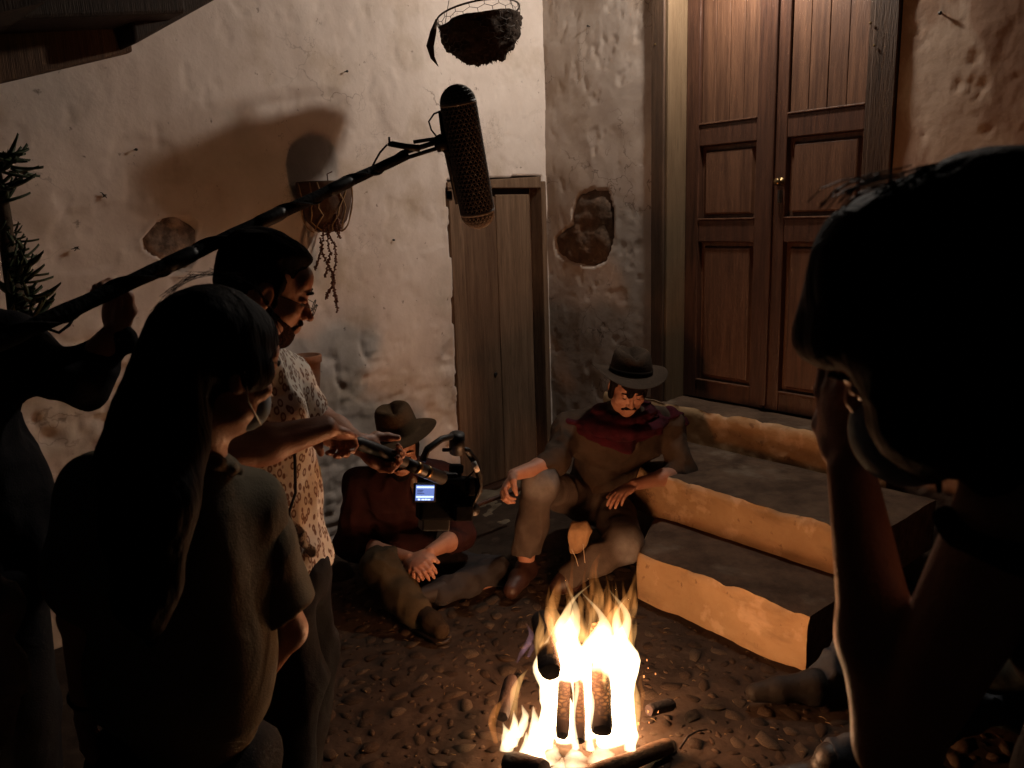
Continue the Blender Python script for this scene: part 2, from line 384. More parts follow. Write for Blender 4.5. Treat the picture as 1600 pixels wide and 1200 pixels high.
part_box('soffit', m_wf, door, .935, 1.975, DT+.002, DT+.02, -.21, -.031, .003)
mb = MB(); dbox(mb, .93, 1.98, .60, DT+.02, -.26, -.212); mb.build('door_backing', m_wd, door)
def screw(s, z, o=.022):
    mb = MB(); mb.lathe([(.0004, .004), (.005, .003), (.006, 0)], dw(s, z, o), (S, Zu, Nn), 8); mb.build('nail_head', m_brass, door)
for (px, py) in ((1364, 37), (1370, 72), (1028, 70)): s_, z_ = dwpx(px, py); screw(s_, z_)

# ------------------------------------------------------------------ small plank door in the left wall
m_pl = wood('grey_plank_wood', (.165, .100, .060), (.090, .050, .029), .75, .2, .5, 3.2)
m_pl2 = wood('grey_plank_wood_light', (.205, .130, .080), (.115, .068, .040), .75, .2, .5, 4.1)
sd = thing('plank_door', lw(.42, 0, -.06), 'low weathered grey plank door in the corner behind the seated men', 'door')
def lbox(name, m, par, t0, t1, z0, z1, o0, o1, bw=.004, z1b=None):
    mb = MB(); mb.box(lw((t0+t1)/2, (z0+z1)/2, (o0+o1)/2), (WL, NL, Zu), (abs(t1-t0)/2, abs(o1-o0)/2, abs(z1-z0)/2))
    o = mb.build(name, m, par)
    if z1b is not None:      # crooked top: height z1 at t0, z1b at t1
        org = ORG[par.name]
        for v in o.data.vertices:
            w = np.array(v.co)+org; t = np.dot(w-COR, WL); zz = w[2]
            f = (t-t0)/(t1-t0)
            if zz > z0+.01+(z1-z0)*.4: v.co[2] += (z1b-z1)*f
    return bevel(o, bw)
T = lambda px: lwpx(px, 450)[0]
lbox('door_post', m_pl2, sd, .70, .798, .03, 1.80, -.055, .004, .006)
lbox('plank', m_pl, sd, .422, .692, .03, 1.755, -.05, -.022, .007)
lbox('plank', m_pl2, sd, .125, .414, .03, 1.765, -.05, -.026, .007)
lbox('door_post', m_pl2, sd, .018, .060, .0, 1.84, -.09, .012, .006)
lbox('lintel', m_pl2, sd, .06, .812, 1.800, 1.868, -.09, .012, .006, 1.832)
lbox('threshold', m_wd, sd, .06, .80, -.04, .028, -.09, .035, .006)
lbox('door_back', m_wd, sd, .06, .80, -.04, 1.86, -.098, -.088)
mb = MB(); mb.lathe([(.0004, .006), (.010, .005), (.012, 0), (.012, -.01)], lw(*lwpx(778, 585), -.018), (WL, Zu, NL), 10); mb.build('knot_bolt', m_dark, sd)
# ------------------------------------------------------------------ steps
m_rise = mat('step_riser_paint', (.43, .285, .155), .85, .15, .6, 24, col2=(.34, .215, .11), vscale=4)
layer(m_rise, (.16, .09, .05), 18, .62, .70, off=2, fac=.85)
layer(m_rise, (.25, .15, .09), 3, .56, .72, off=9, fac=.5)
layer(m_rise, (.60, .42, .27), 7, .56, .62, off=5, fac=.45)
cracks(m_rise, 5.0, (.10, .06, .035), .56, .66, .6, .02, 3)
layer(m_rise, (.14, .085, .045), 4, .5, .75, (1, 1, 3), off=14, fac=.6)
m_tread = mat('step_tread_cement', (.13, .082, .053), .9, .10, .7, 30, col2=(.058, .036, .024), vscale=6)
layer(m_tread, (.19, .15, .11), 5, .58, .7, off=3, fac=.5)
steps = thing('stone_steps', dw(1.5, 0, .5), 'three worn cement steps with ochre painted risers below the tall door', 'steps')
def step(s0, s1, off_f, off_b, z0, z1, seed, bend=None):
    """one step: riser sheet with a chipped upper edge + tread sheet, as a solid block"""
    ns_, nz_, nt_ = int((s1-s0)/.012), 16, int((off_f-off_b)/.02)+2
    us = np.linspace(s0, s1, ns_)
    def edge(u): return .005*fbm(np.stack([u*14, u*0+seed, u*0], -1), 3) - .016*np.clip(fbm(np.stack([u*9, u*0+seed*3, u*0], -1), 4)-.3, 0, .6) + .008*fbm(np.stack([u*2.2, u*0+seed, u*0], -1), 2)
    def bendf(u):
        return 0*u if bend is None else -np.clip(bend[0]-u, 0, 9)*bend[1]
    V = []; 
    ez = edge(us); ef = .5*edge(us+7)
    for k in range(nz_):                              # riser
        f = k/(nz_-1); z = z0+(z1-z0+ez)*f
        q = np.stack([us*9, z*9, us*0+seed], -1)
        r = .006*fbm(q, 3) - .012*np.clip(fbm(q*1.3+4, 3)-.45, 0, .5) + ef*f
        rnd = -.012*np.clip((f-.86)/.14, 0, 1)**2
        P = COR + us[:, None]*S + (off_f+r+rnd+bendf(us))[:, None]*Nn + z[:, None]*Zu
        V.append(P)
    top = z1+ez
    W = []
    for k in range(nt_):                              # tread
        f = k/(nt_-1); o = off_f-.014 - (off_f-.014-off_b)*f
        q = np.stack([us*6, us*0+o*6, us*0+seed], -1)
        z = top*(1-min(1, f*4)) + z1*min(1, f*4) + .004*fbm(q, 3) + (.002 if k == 0 else .003)
        P = COR + us[:, None]*S + ((o+ef*(1-f))+bendf(us)*(1-f))[:, None]*Nn + z[:, None]*Zu
        W.append(P)
    n = ns_
    def sheet(rows): 
        VV = np.vstack(rows); k = len(rows); idx = np.arange(k*n).reshape(k, n)
        q = np.stack([idx[:-1, :-1], idx[:-1, 1:], idx[1:, 1:], idx[1:, :-1]], -1).reshape(-1, 4)
        return VV, q
    V1, q1 = sheet(V + [W[0]]); V2, q2 = sheet(W)
    root = mobj('riser', V1, q1[:, ::-1], m_rise, steps)
    mobj('tread', V2, q2[:, ::-1], m_tread, steps)
    # ends
    for (i, name) in ((0, 'end_face'), (-1, 'end_face')):
        A = [r[i] for r in V]; B = [r[i] for r in W]
        base = [np.array([B[-1][0], B[-1][1], z0])]
        pts = A + B + base; c = np.mean(pts, axis=0); VV = pts+[c]; m_ = len(pts)
        F = [(j, (j+1) % m_, m_) for j in range(m_)]
        if i == 0: F = [f[::-1] for f in F]
        q = np.array(VV); 
        mobj(name, q, F, m_rub if i == -1 else m_rise, steps, False)
step(1.36, 2.355, .995, .60, -.05, .20, 1.0, (1.56, 1.7))
step(.90, 2.40, .603, .045, .19, .405, 2.0, (1.30, .30))
step(.50, 2.19, .047, -.20, .395, .600, 3.0)
# broken corner stones at the right end of the lowest step
# rubble ledge in the corner under the plank door
m_ledge = mat('ledge_stone', (.20, .155, .105), .8, .3, .7, 20, col2=(.09, .065, .04), vscale=7)
def ledge():
    us = np.linspace(0.01, .98, 70); os_ = np.linspace(0.0, .95, 50)
    U_, O_ = np.meshgrid(us, os_, indexing='ij')
    q = np.stack([U_*7, O_*7, U_*0+4], -1)
    z = -.01 - .10*np.round(O_*3.2+.5*fbm(q*.4, 2))/3.2*.6 + .012*fbm(q, 3) + .018*np.clip(ridge(q*.8, 2)-.4, 0, 1) - .2*smooth(O_, .80, .95) - .2*smooth(U_, .9, .98)
    P = COR + U_[..., None]*WL + O_[..., None]*NL + (z[..., None]+.02)*Zu
    idx = np.arange(U_.size).reshape(U_.shape)
    f = np.stack([idx[:-1, :-1], idx[:-1, 1:], idx[1:, 1:], idx[1:, :-1]], -1).reshape(-1, 4)
    return mobj('stone_ledge', P.reshape(-1, 3), f, m_ledge)
tag(ledge(), kind='structure')

# ------------------------------------------------------------------ ground
m_grd = mat('ground_earth', (.055, .036, .024), .9, .2, .9, 14, col2=(.024, .015, .010), vscale=5)
layer(m_grd, (.085, .058, .04), 12, .58, .7, off=5, fac=.5)
def gz(x, y): return .016*fbm(np.stack([x*1.5, y*1.5, x*0], -1), 2) + .006*fbm(np.stack([x*8, y*8, x*0+3], -1), 3) - .006
xs = np.linspace(-3.2, 3.0, 250); ys = np.linspace(-1.5, 5.6, 280)
X_, Y_ = np.meshgrid(xs, ys, indexing='ij'); Z_ = gz(X_, Y_)
idx = np.arange(X_.size).reshape(X_.shape)
q = np.stack([idx[:-1, :-1], idx[1:, :-1], idx[1:, 1:], idx[:-1, 1:]], -1).reshape(-1, 4)
ground = tag(mobj('ground', np.stack([X_, Y_, Z_], -1).reshape(-1, 3), q, m_grd), kind='structure')
mb = MB(); mb.box([0, 2, -.10], np.eye(3), (60, 60, .02)); tag(mb.build('far_ground', m_grd), kind='structure')
m_cob = [mat('cobble_%d' % i, c, .9, .12, .6, 40, col2=tuple(x*.55 for x in c), vscale=12) for i, c in enumerate(((.080, .055, .037), (.060, .039, .026), (.10, .072, .050), (.046, .031, .022)))]
FIRE = np.array([.16, 2.34, 0.0])
def rockmesh(seed):
    bm = bmesh.new(); bmesh.ops.create_icosphere(bm, subdivisions=1 if seed < 50 else 1, radius=1)
    r = random.Random(seed)
    for v in bm.verts:
        k = 1+r.uniform(-.26, .20); v.co = Vector((v.co.x*k*r.uniform(.85, 1.1), v.co.y*k*r.uniform(.70, 1), max(-.5, v.co.z*.55*k)))
        if v.co.z > .34: v.co.z = .34+(v.co.z-.34)*.3
    me = bpy.data.meshes.new('cobble'); bm.to_mesh(me); bm.free()
    me.polygons.foreach_set('use_smooth', [True]*len(me.polygons)); me.materials.append(m_cob[seed % 4]); return me
cmesh = [rockmesh(i) for i in range(12)]
pts = []; cell = {}
def free(x, y, r):
    ci, cj = int(x//.12), int(y//.12)
    for i in range(ci-1, ci+2):
        for j in range(cj-1, cj+2):
            for (a, b, c) in cell.get((i, j), ()):
                if (a-x)**2+(b-y)**2 < (c+r)**2*.80: return False
    return True
rr = random.Random(3)
for n_try in range(75000):
    r = (rr.uniform(.030, .050) if n_try < 9000 else rr.uniform(.012, .026))
    x = rr.uniform(-1.3, 1.5); y = rr.uniform(1.55, 3.7)
    q = np.array([x, y, 0])-COR; s_ = q@S; o_ = q@Nn
    if s_ < 2.38 and s_ > 1.35 and o_ < 1.01+r: continue
    if s_ < 2.6 and s_ > .5 and o_ < .62+r: continue
    if q@NL < .05: continue
    if math.hypot(x-FIRE[0], y-FIRE[1]) < .12: continue
    if free(x, y, r): cell.setdefault((int(x//.12), int(y//.12)), []).append((x, y, r)); pts.append((x, y, r))
def vis(p):
    q = np.array([p[0], p[1], 0])-CP; z = q@FW; px = 800+FPX*(q@RT)/z; py = 600-FPX*(q@UP)/z
    return (z > 0 and 470 < px < 1330 and 880 < py < 1200, z/p[2])
pts.sort(key=lambda p: (not vis(p)[0], vis(p)[1]))
far = MB()
for i, (x, y, r) in enumerate(pts):
    zc = float(gz(np.array(x), np.array(y))); me = cmesh[i % 12]; a = rr.uniform(0, 6.28); sx = r*rr.uniform(.95, 1.3); sy = r*rr.uniform(.7, 1.0); sz = r*rr.uniform(.28, .62)
    tx, ty = rr.uniform(-.2, .2), rr.uniform(-.2, .2)
    if i < 290:
        o = bpy.data.objects.new('cobble', me); link(o); o.parent = ground; o.location = (x, y, zc-.003); o.rotation_euler = (tx, ty, a); o.scale = (sx, sy, sz)
    else:
        Mx = Matrix.Translation((x, y, zc-.002)) @ Matrix.Rotation(a, 4, 'Z') @ Matrix.Rotation(tx, 4, 'X') @ Matrix.Diagonal((sx, sy, sz, 1))
        far.add([Mx @ v.co for v in me.vertices], [tuple(p.vertices) for p in me.polygons])
lit = MB()
for k in range(260):
    x, y = rr.uniform(-.9, 1.3), rr.uniform(1.7, 3.4); q = np.array([x, y, 0])-COR
    if (q@Nn) < 1.03 and (q@S) > .5: continue
    a = rr.uniform(0, 6.28); l = rr.uniform(.008, .03); z_ = float(gz(np.array(x), np.array(y)))+rr.uniform(.014, .024)
    lit.tube([(x, y, z_), (x+math.cos(a)*l*.5, y+math.sin(a)*l*.5, z_+.004), (x+math.cos(a)*l, y+math.sin(a)*l, z_)], [.0012, .0015, .0007], 4)
tag(lit.build('straw_litter', mat('dry_straw', (.15, .10, .05), .9, .1), ground, True), kind='stuff')
o = tag(far.build('small_cobbles', m_cob[1], ground, True), kind='stuff')

# ------------------------------------------------------------------ roof eave, top left
m_bm = wood('dark_beam_wood', (.045, .030, .020), (.02, .013, .009), .7, .2, .4)
m_bb = wood('eave_board_wood', (.13, .075, .045), (.07, .04, .025), .8, .2, .4)
roof = thing('tiled_eave', lw(2.6, 2.4, .3), 'dark timber eave with a heavy rafter and brown board at the upper left', 'roof')
def slab(name, m, a, b, th, o0, o1, par=roof):    # a,b = (t,z) lower edge ends on the wall, thickness upwards
    V = [lw(a[0], a[1], o0), lw(b[0], b[1], o0), lw(b[0], b[1], o1), lw(a[0], a[1], o1)]
    V += [np.array(v)+Zu*th for v in V]
    return mobj(name, V, [(0,1,2,3), (7,6,5,4), (0,4,5,1), (1,5,6,2), (2,6,7,3), (3,7,4,0)], m, par, False)
pa, pb, pc, pd = lwpx(-250, 190), lwpx(200, 84), lwpx(345, 0), lwpx(480, -90)
bevel(slab('eave_board', m_bb, (pa[0], pa[1]), (pb[0], pb[1]), .20, -.1, .05), .006)
pe = (pc[0]+(pc[0]-pb[0])*3.2, pc[1]+(pc[1]-pb[1])*3.2)
bevel(slab('rafter', m_bm, (pb[0]+.05, pb[1]-.004), (pe[0], pe[1]), .24, -.1, .20), .012)
bevel(slab('rafter', m_bm, (pa[0]+.4, pa[1]+.16), (pb[0]-.1, pb[1]+.10), .20, .052, .34), .012)
for k in range(6):
    t0 = 1.2+k*.42
    z0 = pb[1]+(t0-pb[0])*(pc[1]-pb[1])/(pc[0]-pb[0])
    slab('roof_tile', m_bm, (t0, z0+.29), (t0+.45, z0+.29-.17), .05, -.2, .62)
# ------------------------------------------------------------------ lamp over the tall door (just above the picture)
m_lamp = bpy.data.materials.new('lamp_glass'); m_lamp.use_nodes = True
b = m_lamp.node_tree.nodes['Principled BSDF']; b.inputs['Emission Color'].default_value = (*LAMP_COL, 1); b.inputs['Emission Strength'].default_value = 12
lampP = dw(1.42, 3.08, .17)
lamp = thing('wall_lamp', lampP, 'lit wall lamp over the tall panelled door', 'lamp')
mb = MB(); mb.tube([dw(1.42, 3.19, -.02), dw(1.42, 3.21, .06), dw(1.42, 3.16, .17)], .010, 10); mb.build('lamp_arm', m_dark, lamp, True)
mb = MB(); mb.lathe([(.02, .09), (.05, .07), (.07, .035)], lampP, None, 20); solid(mb.build('lamp_shade', m_dark, lamp, True), .004)
mb = MB(); mb.lathe([(.0005, .05), (.02, .045), (.03, .02), (.034, 0), (.028, -.024), (.0005, -.036)], lampP, None, 20); mb.build('bulb', m_lamp, lamp, True).visible_shadow = True
ld = bpy.data.lights.new('lamp_light', 'POINT'); ld.energy = LAMP_POWER; ld.color = LAMP_COL; ld.shadow_soft_size = .055
lo = bpy.data.objects.new('lamp_light', ld); link(lo); lo.location = lampP + np.array([0, 0, -.075])

# ------------------------------------------------------------------ campfire
m_char = mat('charred_wood', (.035, .022, .018), .85, .3, 1.0, 26, col2=(.012, .009, .008), vscale=10)
m_bark = mat('log_bark', (.12, .075, .045), .9, .2, 1.0, 22, col2=(.04, .025, .016), vscale=9)
m_logend = mat('log_cut', (.035, .022, .02), .85, .1, .4, 40, col2=(.015, .010, .010), vscale=14)
def ember_mat():
    m = bpy.data.materials.new('glowing_bark'); m.use_nodes = True; N = m.node_tree.nodes; L = m.node_tree.links; b = N['Principled BSDF']
    b.inputs['Base Color'].default_value = (.03, .015, .01, 1); b.inputs['Roughness'].default_value = .9
    tc = N.new('ShaderNodeTexCoord'); v = N.new('ShaderNodeTexVoronoi'); v.feature = 'DISTANCE_TO_EDGE'; v.inputs['Scale'].default_value = 95; v.inputs['Randomness'].default_value = 1.0
    mp = N.new('ShaderNodeMapping'); mp.inputs['Scale'].default_value = (.35, .6, 1.6); mp.inputs['Rotation'].default_value = (0, .35, 0); L.new(tc.outputs['Object'], mp.inputs[0]); L.new(mp.outputs[0], v.inputs['Vector'])
    cr = N.new('ShaderNodeValToRGB'); cr.color_ramp.elements[0].position = .0; cr.color_ramp.elements[0].color = (0, 0, 0, 1)
    cr.color_ramp.elements[1].position = .5; cr.color_ramp.elements[1].color = (1, .33, .08, 1)
    L.new(v.outputs['Distance'], cr.inputs[0]); L.new(cr.outputs[0], b.inputs['Emission Color'])
    sp = N.new('ShaderNodeSeparateXYZ'); L.new(tc.outputs['Object'], sp.inputs[0]); nz = N.new('ShaderNodeTexNoise'); nz.inputs['Scale'].default_value = 18; L.new(tc.outputs['Object'], nz.inputs['Vector'])
    ad = N.new('ShaderNodeMath'); ad.operation = 'MULTIPLY_ADD'; L.new(nz.outputs['Fac'], ad.inputs[0]); ad.inputs[1].default_value = .10; L.new(sp.outputs['Z'], ad.inputs[2])
    mz = N.new('ShaderNodeMapRange'); mz.inputs['From Min'].default_value = .085; mz.inputs['From Max'].default_value = .19; mz.inputs['To Max'].default_value = 2.4; L.new(ad.outputs[0], mz.inputs['Value']); L.new(mz.outputs[0], b.inputs['Emission Strength'])
    return m
m_ember = ember_mat()
def log(a, b, r, mt, label, group='firewood logs in the campfire', cat='log', seed=0, n=14):
    a = np.array(a, float); b = np.array(b, float); ax = nrm(b-a); up = nrm(np.cross(ax, [.2, .3, .9])); w = np.cross(ax, up); Lg = np.linalg.norm(b-a)
    K = 16; V = []; 
    for k in range(K+1):
        f = k/K
        for i in range(n):
            an = 2*math.pi*i/n
            q = np.array([math.cos(an)*2.2, math.sin(an)*2.2, f*Lg*9+seed*3.1]); rr_ = r*(1+.13*float(fbm(q, 3)))*(.86 if k in (0, K) else 1)
            V.append(a+ax*Lg*f+up*math.cos(an)*rr_+w*math.sin(an)*rr_)
    F = [(k*n+i, k*n+(i+1) % n, (k+1)*n+(i+1) % n, (k+1)*n+i) for k in range(K) for i in range(n)]
    root = thing('log', a, label, cat, group)
    mobj('bark', V, F, mt, root)
    e = MB(); e.add(V[:n] + [a-ax*.002], [(i, n, (i+1) % n) for i in range(n)]); e.build('cut_end', m_logend, root)
    e = MB(); e.add(V[-n:] + [b+ax*.002], [(i, (i+1) % n, n) for i in range(n)]); e.build('cut_end', m_logend, root); return root
def fp(px, py, Y): return at(px, py, Y)
log(fp(860, 1050, 2.18), fp(846, 965, 2.42), .036, m_char, 'thick black log at the left side of the flames', seed=1)
log(fp(879, 1150, 2.10), fp(884, 1000, 2.42), .020, m_ember, 'thin glowing log with round end, left of the three in the fire', seed=2)
log(fp(906, 1158, 2.09), fp(905, 1010, 2.42), .017, m_ember, 'thinnest glowing log, between two others in the fire', seed=3)
log(fp(941, 1142, 2.10), fp(936, 980, 2.45), .033, m_ember, 'charred log with blunt pointed end, right of three in the fire', seed=4)
log(fp(918, 1212, 2.03), fp(1046, 1166, 2.19), .026, m_bark, 'bark covered log lying across the front of the fire', seed=5)
log(fp(792, 1192, 2.10), fp(850, 1203, 2.02), .032, m_char, 'short charred stub at the front left of the fire', seed=6)
log(fp(1014, 1110, 2.30), fp(1050, 1100, 2.36), .020, m_char, 'brown stub of wood lying just right of the flames', seed=7)
log(fp(784, 1120, 2.22), fp(800, 1060, 2.40), .022, m_char, 'curved burnt branch at the left edge of the fire', seed=8)
mb = MB()   # thin twigs by the fire
mb.tube([fp(1062, 1170, 2.15), fp(1075, 1150, 2.18), fp(1090, 1142, 2.2), fp(1105, 1140, 2.22)], [.004, .004, .003, .002], 6)
tag(mb.build('twig', m_char, None, True), 'thin curved twig on the cobbles to the right of the fire', 'twig')

def flame_mat(name, stops, strength, zlo, zhi, nscale=9.0, seed=0.0, lo=.32, hi=.62):
    m = bpy.data.materials.new(name); m.use_nodes = True; N = m.node_tree.nodes; L = m.node_tree.links
    N.remove(N['Principled BSDF']); out = N['Material Output']
    tc = N.new('ShaderNodeTexCoord'); sp = N.new('ShaderNodeSeparateXYZ'); L.new(tc.outputs['Object'], sp.inputs[0])
    mr = N.new('ShaderNodeMapRange'); mr.inputs['From Min'].default_value = zlo; mr.inputs['From Max'].default_value = zhi; L.new(sp.outputs['Z'], mr.inputs['Value'])
    cr = N.new('ShaderNodeValToRGB'); el = cr.color_ramp.elements
    el[0].position = stops[0][0]; el[0].color = (*stops[0][1], 1); el[1].position = stops[-1][0]; el[1].color = (*stops[-1][1], 1)
    for p_, c_ in stops[1:-1]: e = el.new(p_); e.color = (*c_, 1)
    L.new(mr.outputs[0], cr.inputs[0])
    mp = N.new('ShaderNodeMapping'); mp.inputs['Scale'].default_value = (1, 1, .22); mp.inputs['Location'].default_value = (seed, seed, seed); L.new(tc.outputs['Object'], mp.inputs[0])
    ns = N.new('ShaderNodeTexNoise'); ns.inputs['Scale'].default_value = nscale; ns.inputs['Detail'].default_value = 3; ns.inputs['Distortion'].default_value = 1.2
    L.new(mp.outputs[0], ns.inputs['Vector'])
    m2 = N.new('ShaderNodeMapRange'); m2.inputs['From Min'].default_value = lo; m2.inputs['From Max'].default_value = hi; L.new(ns.outputs['Fac'], m2.inputs['Value'])
    # strength falls with height
    st = N.new('ShaderNodeMapRange'); st.inputs['From Min'].default_value = zlo; st.inputs['From Max'].default_value = zhi; st.inputs['To Min'].default_value = strength; st.inputs['To Max'].default_value = strength*.05
    L.new(sp.outputs['Z'], st.inputs['Value'])
    mu = N.new('ShaderNodeMath'); mu.operation = 'MULTIPLY'; L.new(m2.outputs[0], mu.inputs[0]); L.new(st.outputs[0], mu.inputs[1])
    em = N.new('ShaderNodeEmission'); L.new(cr.outputs[0], em.inputs['Color']); L.new(mu.outputs[0], em.inputs['Strength'])
    L.new(em.outputs[0], out.inputs['Volume']); return m
C0, C1, C2, C3 = (1, .74, .42), (1, .52, .17), (1, .34, .075), (1, .22, .035)
m_core = flame_mat('flame_core', [(0, C0), (.5, C0), (1, C1)], 260, .0, .55, lo=.0, hi=.5)
m_ton = flame_mat('flame_tongue', [(0, C1), (.45, C1), (.8, C2), (1, C3)], 85, .05, .62, 20, 3.0, .34, .60)
m_wisp = flame_mat('flame_wisp', [(0, C2), (.6, C2), (1, C3)], 26, .1, .75, 22, 5.0, .30, .60)
m_violet = flame_mat('flame_violet', [(0, (1, .6, .7)), (.5, (.9, .5, .75)), (1, (1, .45, .3))], 60, .1, .5, 22, 7.0, .2, .6)
pathseed = []
fire = thing('campfire', FIRE, 'bright yellow and white campfire burning on the cobbles in front of the steps', 'fire')
def tongue(path, rads, m, name='flame', flat=.55, n=16):
    """closed teardrop skin along a wavy path; the volume inside gives off the light"""
    P = [np.array(p, float) for p in path]; k = len(P)
    tt = np.linspace(0, 1, k); T_ = np.linspace(0, 1, 22)
    Q = np.stack([np.interp(T_, tt, [p[i] for p in P]) for i in range(3)], 1)
    for _ in range(3): Q[1:-1] = (Q[:-2]+2*Q[1:-1]+Q[2:])/4
    R_ = np.interp(T_, np.linspace(0, 1, len(rads)), rads)
    hh = (Q[:, 2]-Q[0, 2]); w_ = 9+(len(pathseed)*1.7) % 14; pathseed.append(1)
    Q = Q + np.stack([np.sin(hh*w_*1.5+len(pathseed)*2.1)*(.026 if m is m_core else .010)*hh/.3, np.sin(hh*w_*1.2+len(pathseed))*.012*hh/.3, hh*0], 1)
    R_ = R_*(1+.26*np.sin(hh*(34+3*(len(pathseed) % 5))+len(pathseed)*1.9))*(1-.25*np.clip(hh/.35, 0, 1))
    for _ in range(2): R_[1:-1] = (R_[:-2]+2*R_[1:-1]+R_[2:])/4
    V = []
    for j in range(22):
        for i in range(n):
            a = 2*math.pi*i/n; w = 1+.12*math.sin(3*a+j*.6+len(P))
            V.append(Q[j]+np.array([math.cos(a)*R_[j]*w, math.sin(a)*R_[j]*flat*w, 0]))
    V += [Q[0]-Zu*.005, Q[-1]+Zu*.006]
    F = [(j*n+i, j*n+(i+1) % n, (j+1)*n+(i+1) % n, (j+1)*n+i) for j in range(21) for i in range(n)]
    F += [((i+1) % n, i, 22*n) for i in range(n)] + [(21*n+i, 21*n+(i+1) % n, 22*n+1) for i in range(n)]
    return mobj(name, V, F, m, fire)
def tg(pxs, rads, m, Y=2.26, dY=.06, **k):   # path in picture coordinates at the fire's distance, radii in pixels
    n_ = len(pxs); P = [at(x, y, Y + dY*i/max(1, n_-1)) for i, (x, y) in enumerate(pxs)]
    return tongue(P, [r*Y/1276 for r in rads], m, **k)
FLAMES = [
 # core body
 ([(885, 1175), (880, 1120), (872, 1060), (868, 1000), (872, 960)], [22, 30, 30, 22, 3], m_core, 2.26),
 ([(915, 1180), (915, 1110), (905, 1040), (898, 985), (900, 950)], [24, 32, 34, 22, 3], m_core, 2.28),
 ([(950, 1175), (955, 1120), (958, 1060), (955, 1010), (962, 965)], [24, 32, 34, 24, 3], m_core, 2.24),
 ([(975, 1165), (978, 1110), (972, 1050), (975, 1000), (982, 955)], [20, 24, 26, 18, 3], m_core, 2.28),
 ([(850, 1180), (856, 1130), (856, 1070), (852, 1030), (850, 1005)], [16, 20, 16, 10, 2], m_core, 2.22),
 ([(930, 1120), (928, 1080), (932, 1030), (928, 980), (932, 955)], [20, 28, 30, 22, 3], m_core, 2.30),
 ([(890, 1060), (888, 1020), (892, 985), (888, 960)], [20, 26, 20, 3], m_core, 2.24),
 # front lip of fire along the log
 ([(800, 1165), (804, 1150), (806, 1130), (802, 1112)], [10, 13, 9, 1], m_core, 2.12),
 ([(822, 1185), (828, 1172), (832, 1158), (828, 1140)], [14, 15, 10, 1], m_core, 2.10),
 ([(858, 1192), (862, 1180), (866, 1165)], [18, 16, 3], m_core, 2.08),
 ([(792, 1172), (796, 1160), (794, 1146), (788, 1130)], [10, 13, 9, 1], m_core, 2.10),
 ([(814, 1192), (818, 1178), (824, 1162), (820, 1146)], [13, 16, 12, 2], m_core, 2.08),
 ([(838, 1190), (840, 1165), (842, 1130), (838, 1105)], [12, 15, 13, 2], m_core, 2.12),
 ([(840, 1208), (842, 1196), (846, 1180), (842, 1166)], [16, 17, 9, 1], m_core, 2.06),
 ([(868, 1212), (872, 1202), (878, 1186)], [18, 16, 3], m_core, 2.04),
 ([(812, 1150), (816, 1135), (822, 1118), (818, 1102)], [9, 10, 6, 1], m_core, 2.14),
 ([(895, 1195), (900, 1184), (896, 1170)], [22, 18, 3], m_core, 2.07),
 ([(940, 1188), (942, 1176), (938, 1163)], [24, 18, 3], m_core, 2.08),
 ([(985, 1172), (984, 1150), (978, 1125), (975, 1105)], [14, 16, 10, 2], m_core, 2.12),
 ([(900, 1170), (896, 1130), (893, 1085), (893, 1050)], [6, 5, 6, 6], m_core, 2.08),
 ([(923, 1172), (918, 1140), (921, 1105), (924, 1060)], [7, 5, 7, 7], m_core, 2.08),
 # tongues
 ([(870, 1010), (868, 975), (862, 945), (866, 915)], [20, 16, 8, 1], m_ton, 2.28),
 ([(885, 1000), (886, 960), (892, 930), (884, 905)], [18, 12, 6, 1], m_ton, 2.30),
 ([(905, 1000), (902, 965), (908, 945), (906, 928)], [22, 14, 7, 1], m_ton, 2.26),
 ([(925, 1010), (930, 975), (936, 935), (930, 905), (934, 882)], [20, 14, 9, 5, 1], m_ton, 2.3),
 ([(955, 1000), (965, 960), (982, 935), (990, 905)], [22, 15, 9, 1], m_ton, 2.28),
 ([(975, 1010), (984, 980), (990, 950), (992, 925)], [16, 12, 8, 1], m_ton, 2.26),
 ([(945, 1000), (948, 975), (962, 955), (975, 945)], [16, 10, 6, 1], m_ton, 2.24),
 ([(845, 1030), (842, 1000), (846, 975), (840, 955)], [10, 8, 6, 1], m_ton, 2.24),
 ([(990, 1140), (994, 1090), (990, 1060), (992, 1030)], [9, 8, 6, 1], m_ton, 2.22),
 ([(800, 1150), (804, 1110), (806, 1080), (812, 1058), (822, 1045)], [8, 9, 8, 5, 1], m_ton, 2.16),
 ([(775, 1160), (768, 1130), (776, 1105), (790, 1085)], [6, 8, 6, 1], m_wisp, 2.16),
 # wisps above
 ([(866, 950), (868, 925), (878, 900), (880, 880)], [9, 7, 4, 1], m_wisp, 2.30),
 ([(890, 930), (893, 900), (896, 870), (894, 850)], [5, 4, 3, 1], m_wisp, 2.32),
 ([(930, 940), (926, 905), (930, 880), (938, 860)], [10, 8, 5, 1], m_wisp, 2.30),
 ([(950, 985), (952, 950), (945, 930), (950, 905)], [14, 12, 6, 1], m_wisp, 2.3),
 ([(985, 950), (988, 920), (996, 895), (1000, 880)], [9, 7, 4, 1], m_wisp, 2.3),
 ([(1000, 1110), (1006, 1085), (1000, 1068), (1004, 1050)], [5, 6, 4, 1], m_wisp, 2.24),
 # violet flame at the left
 ([(808, 1035), (816, 1018), (826, 1005), (830, 990), (822, 975)], [2, 6, 6, 4, 1], m_violet, 2.2),
 ([(826, 1025), (832, 1012), (830, 1000)], [3, 4, 1], m_violet, 2.2),
]
rf = random.Random(21)
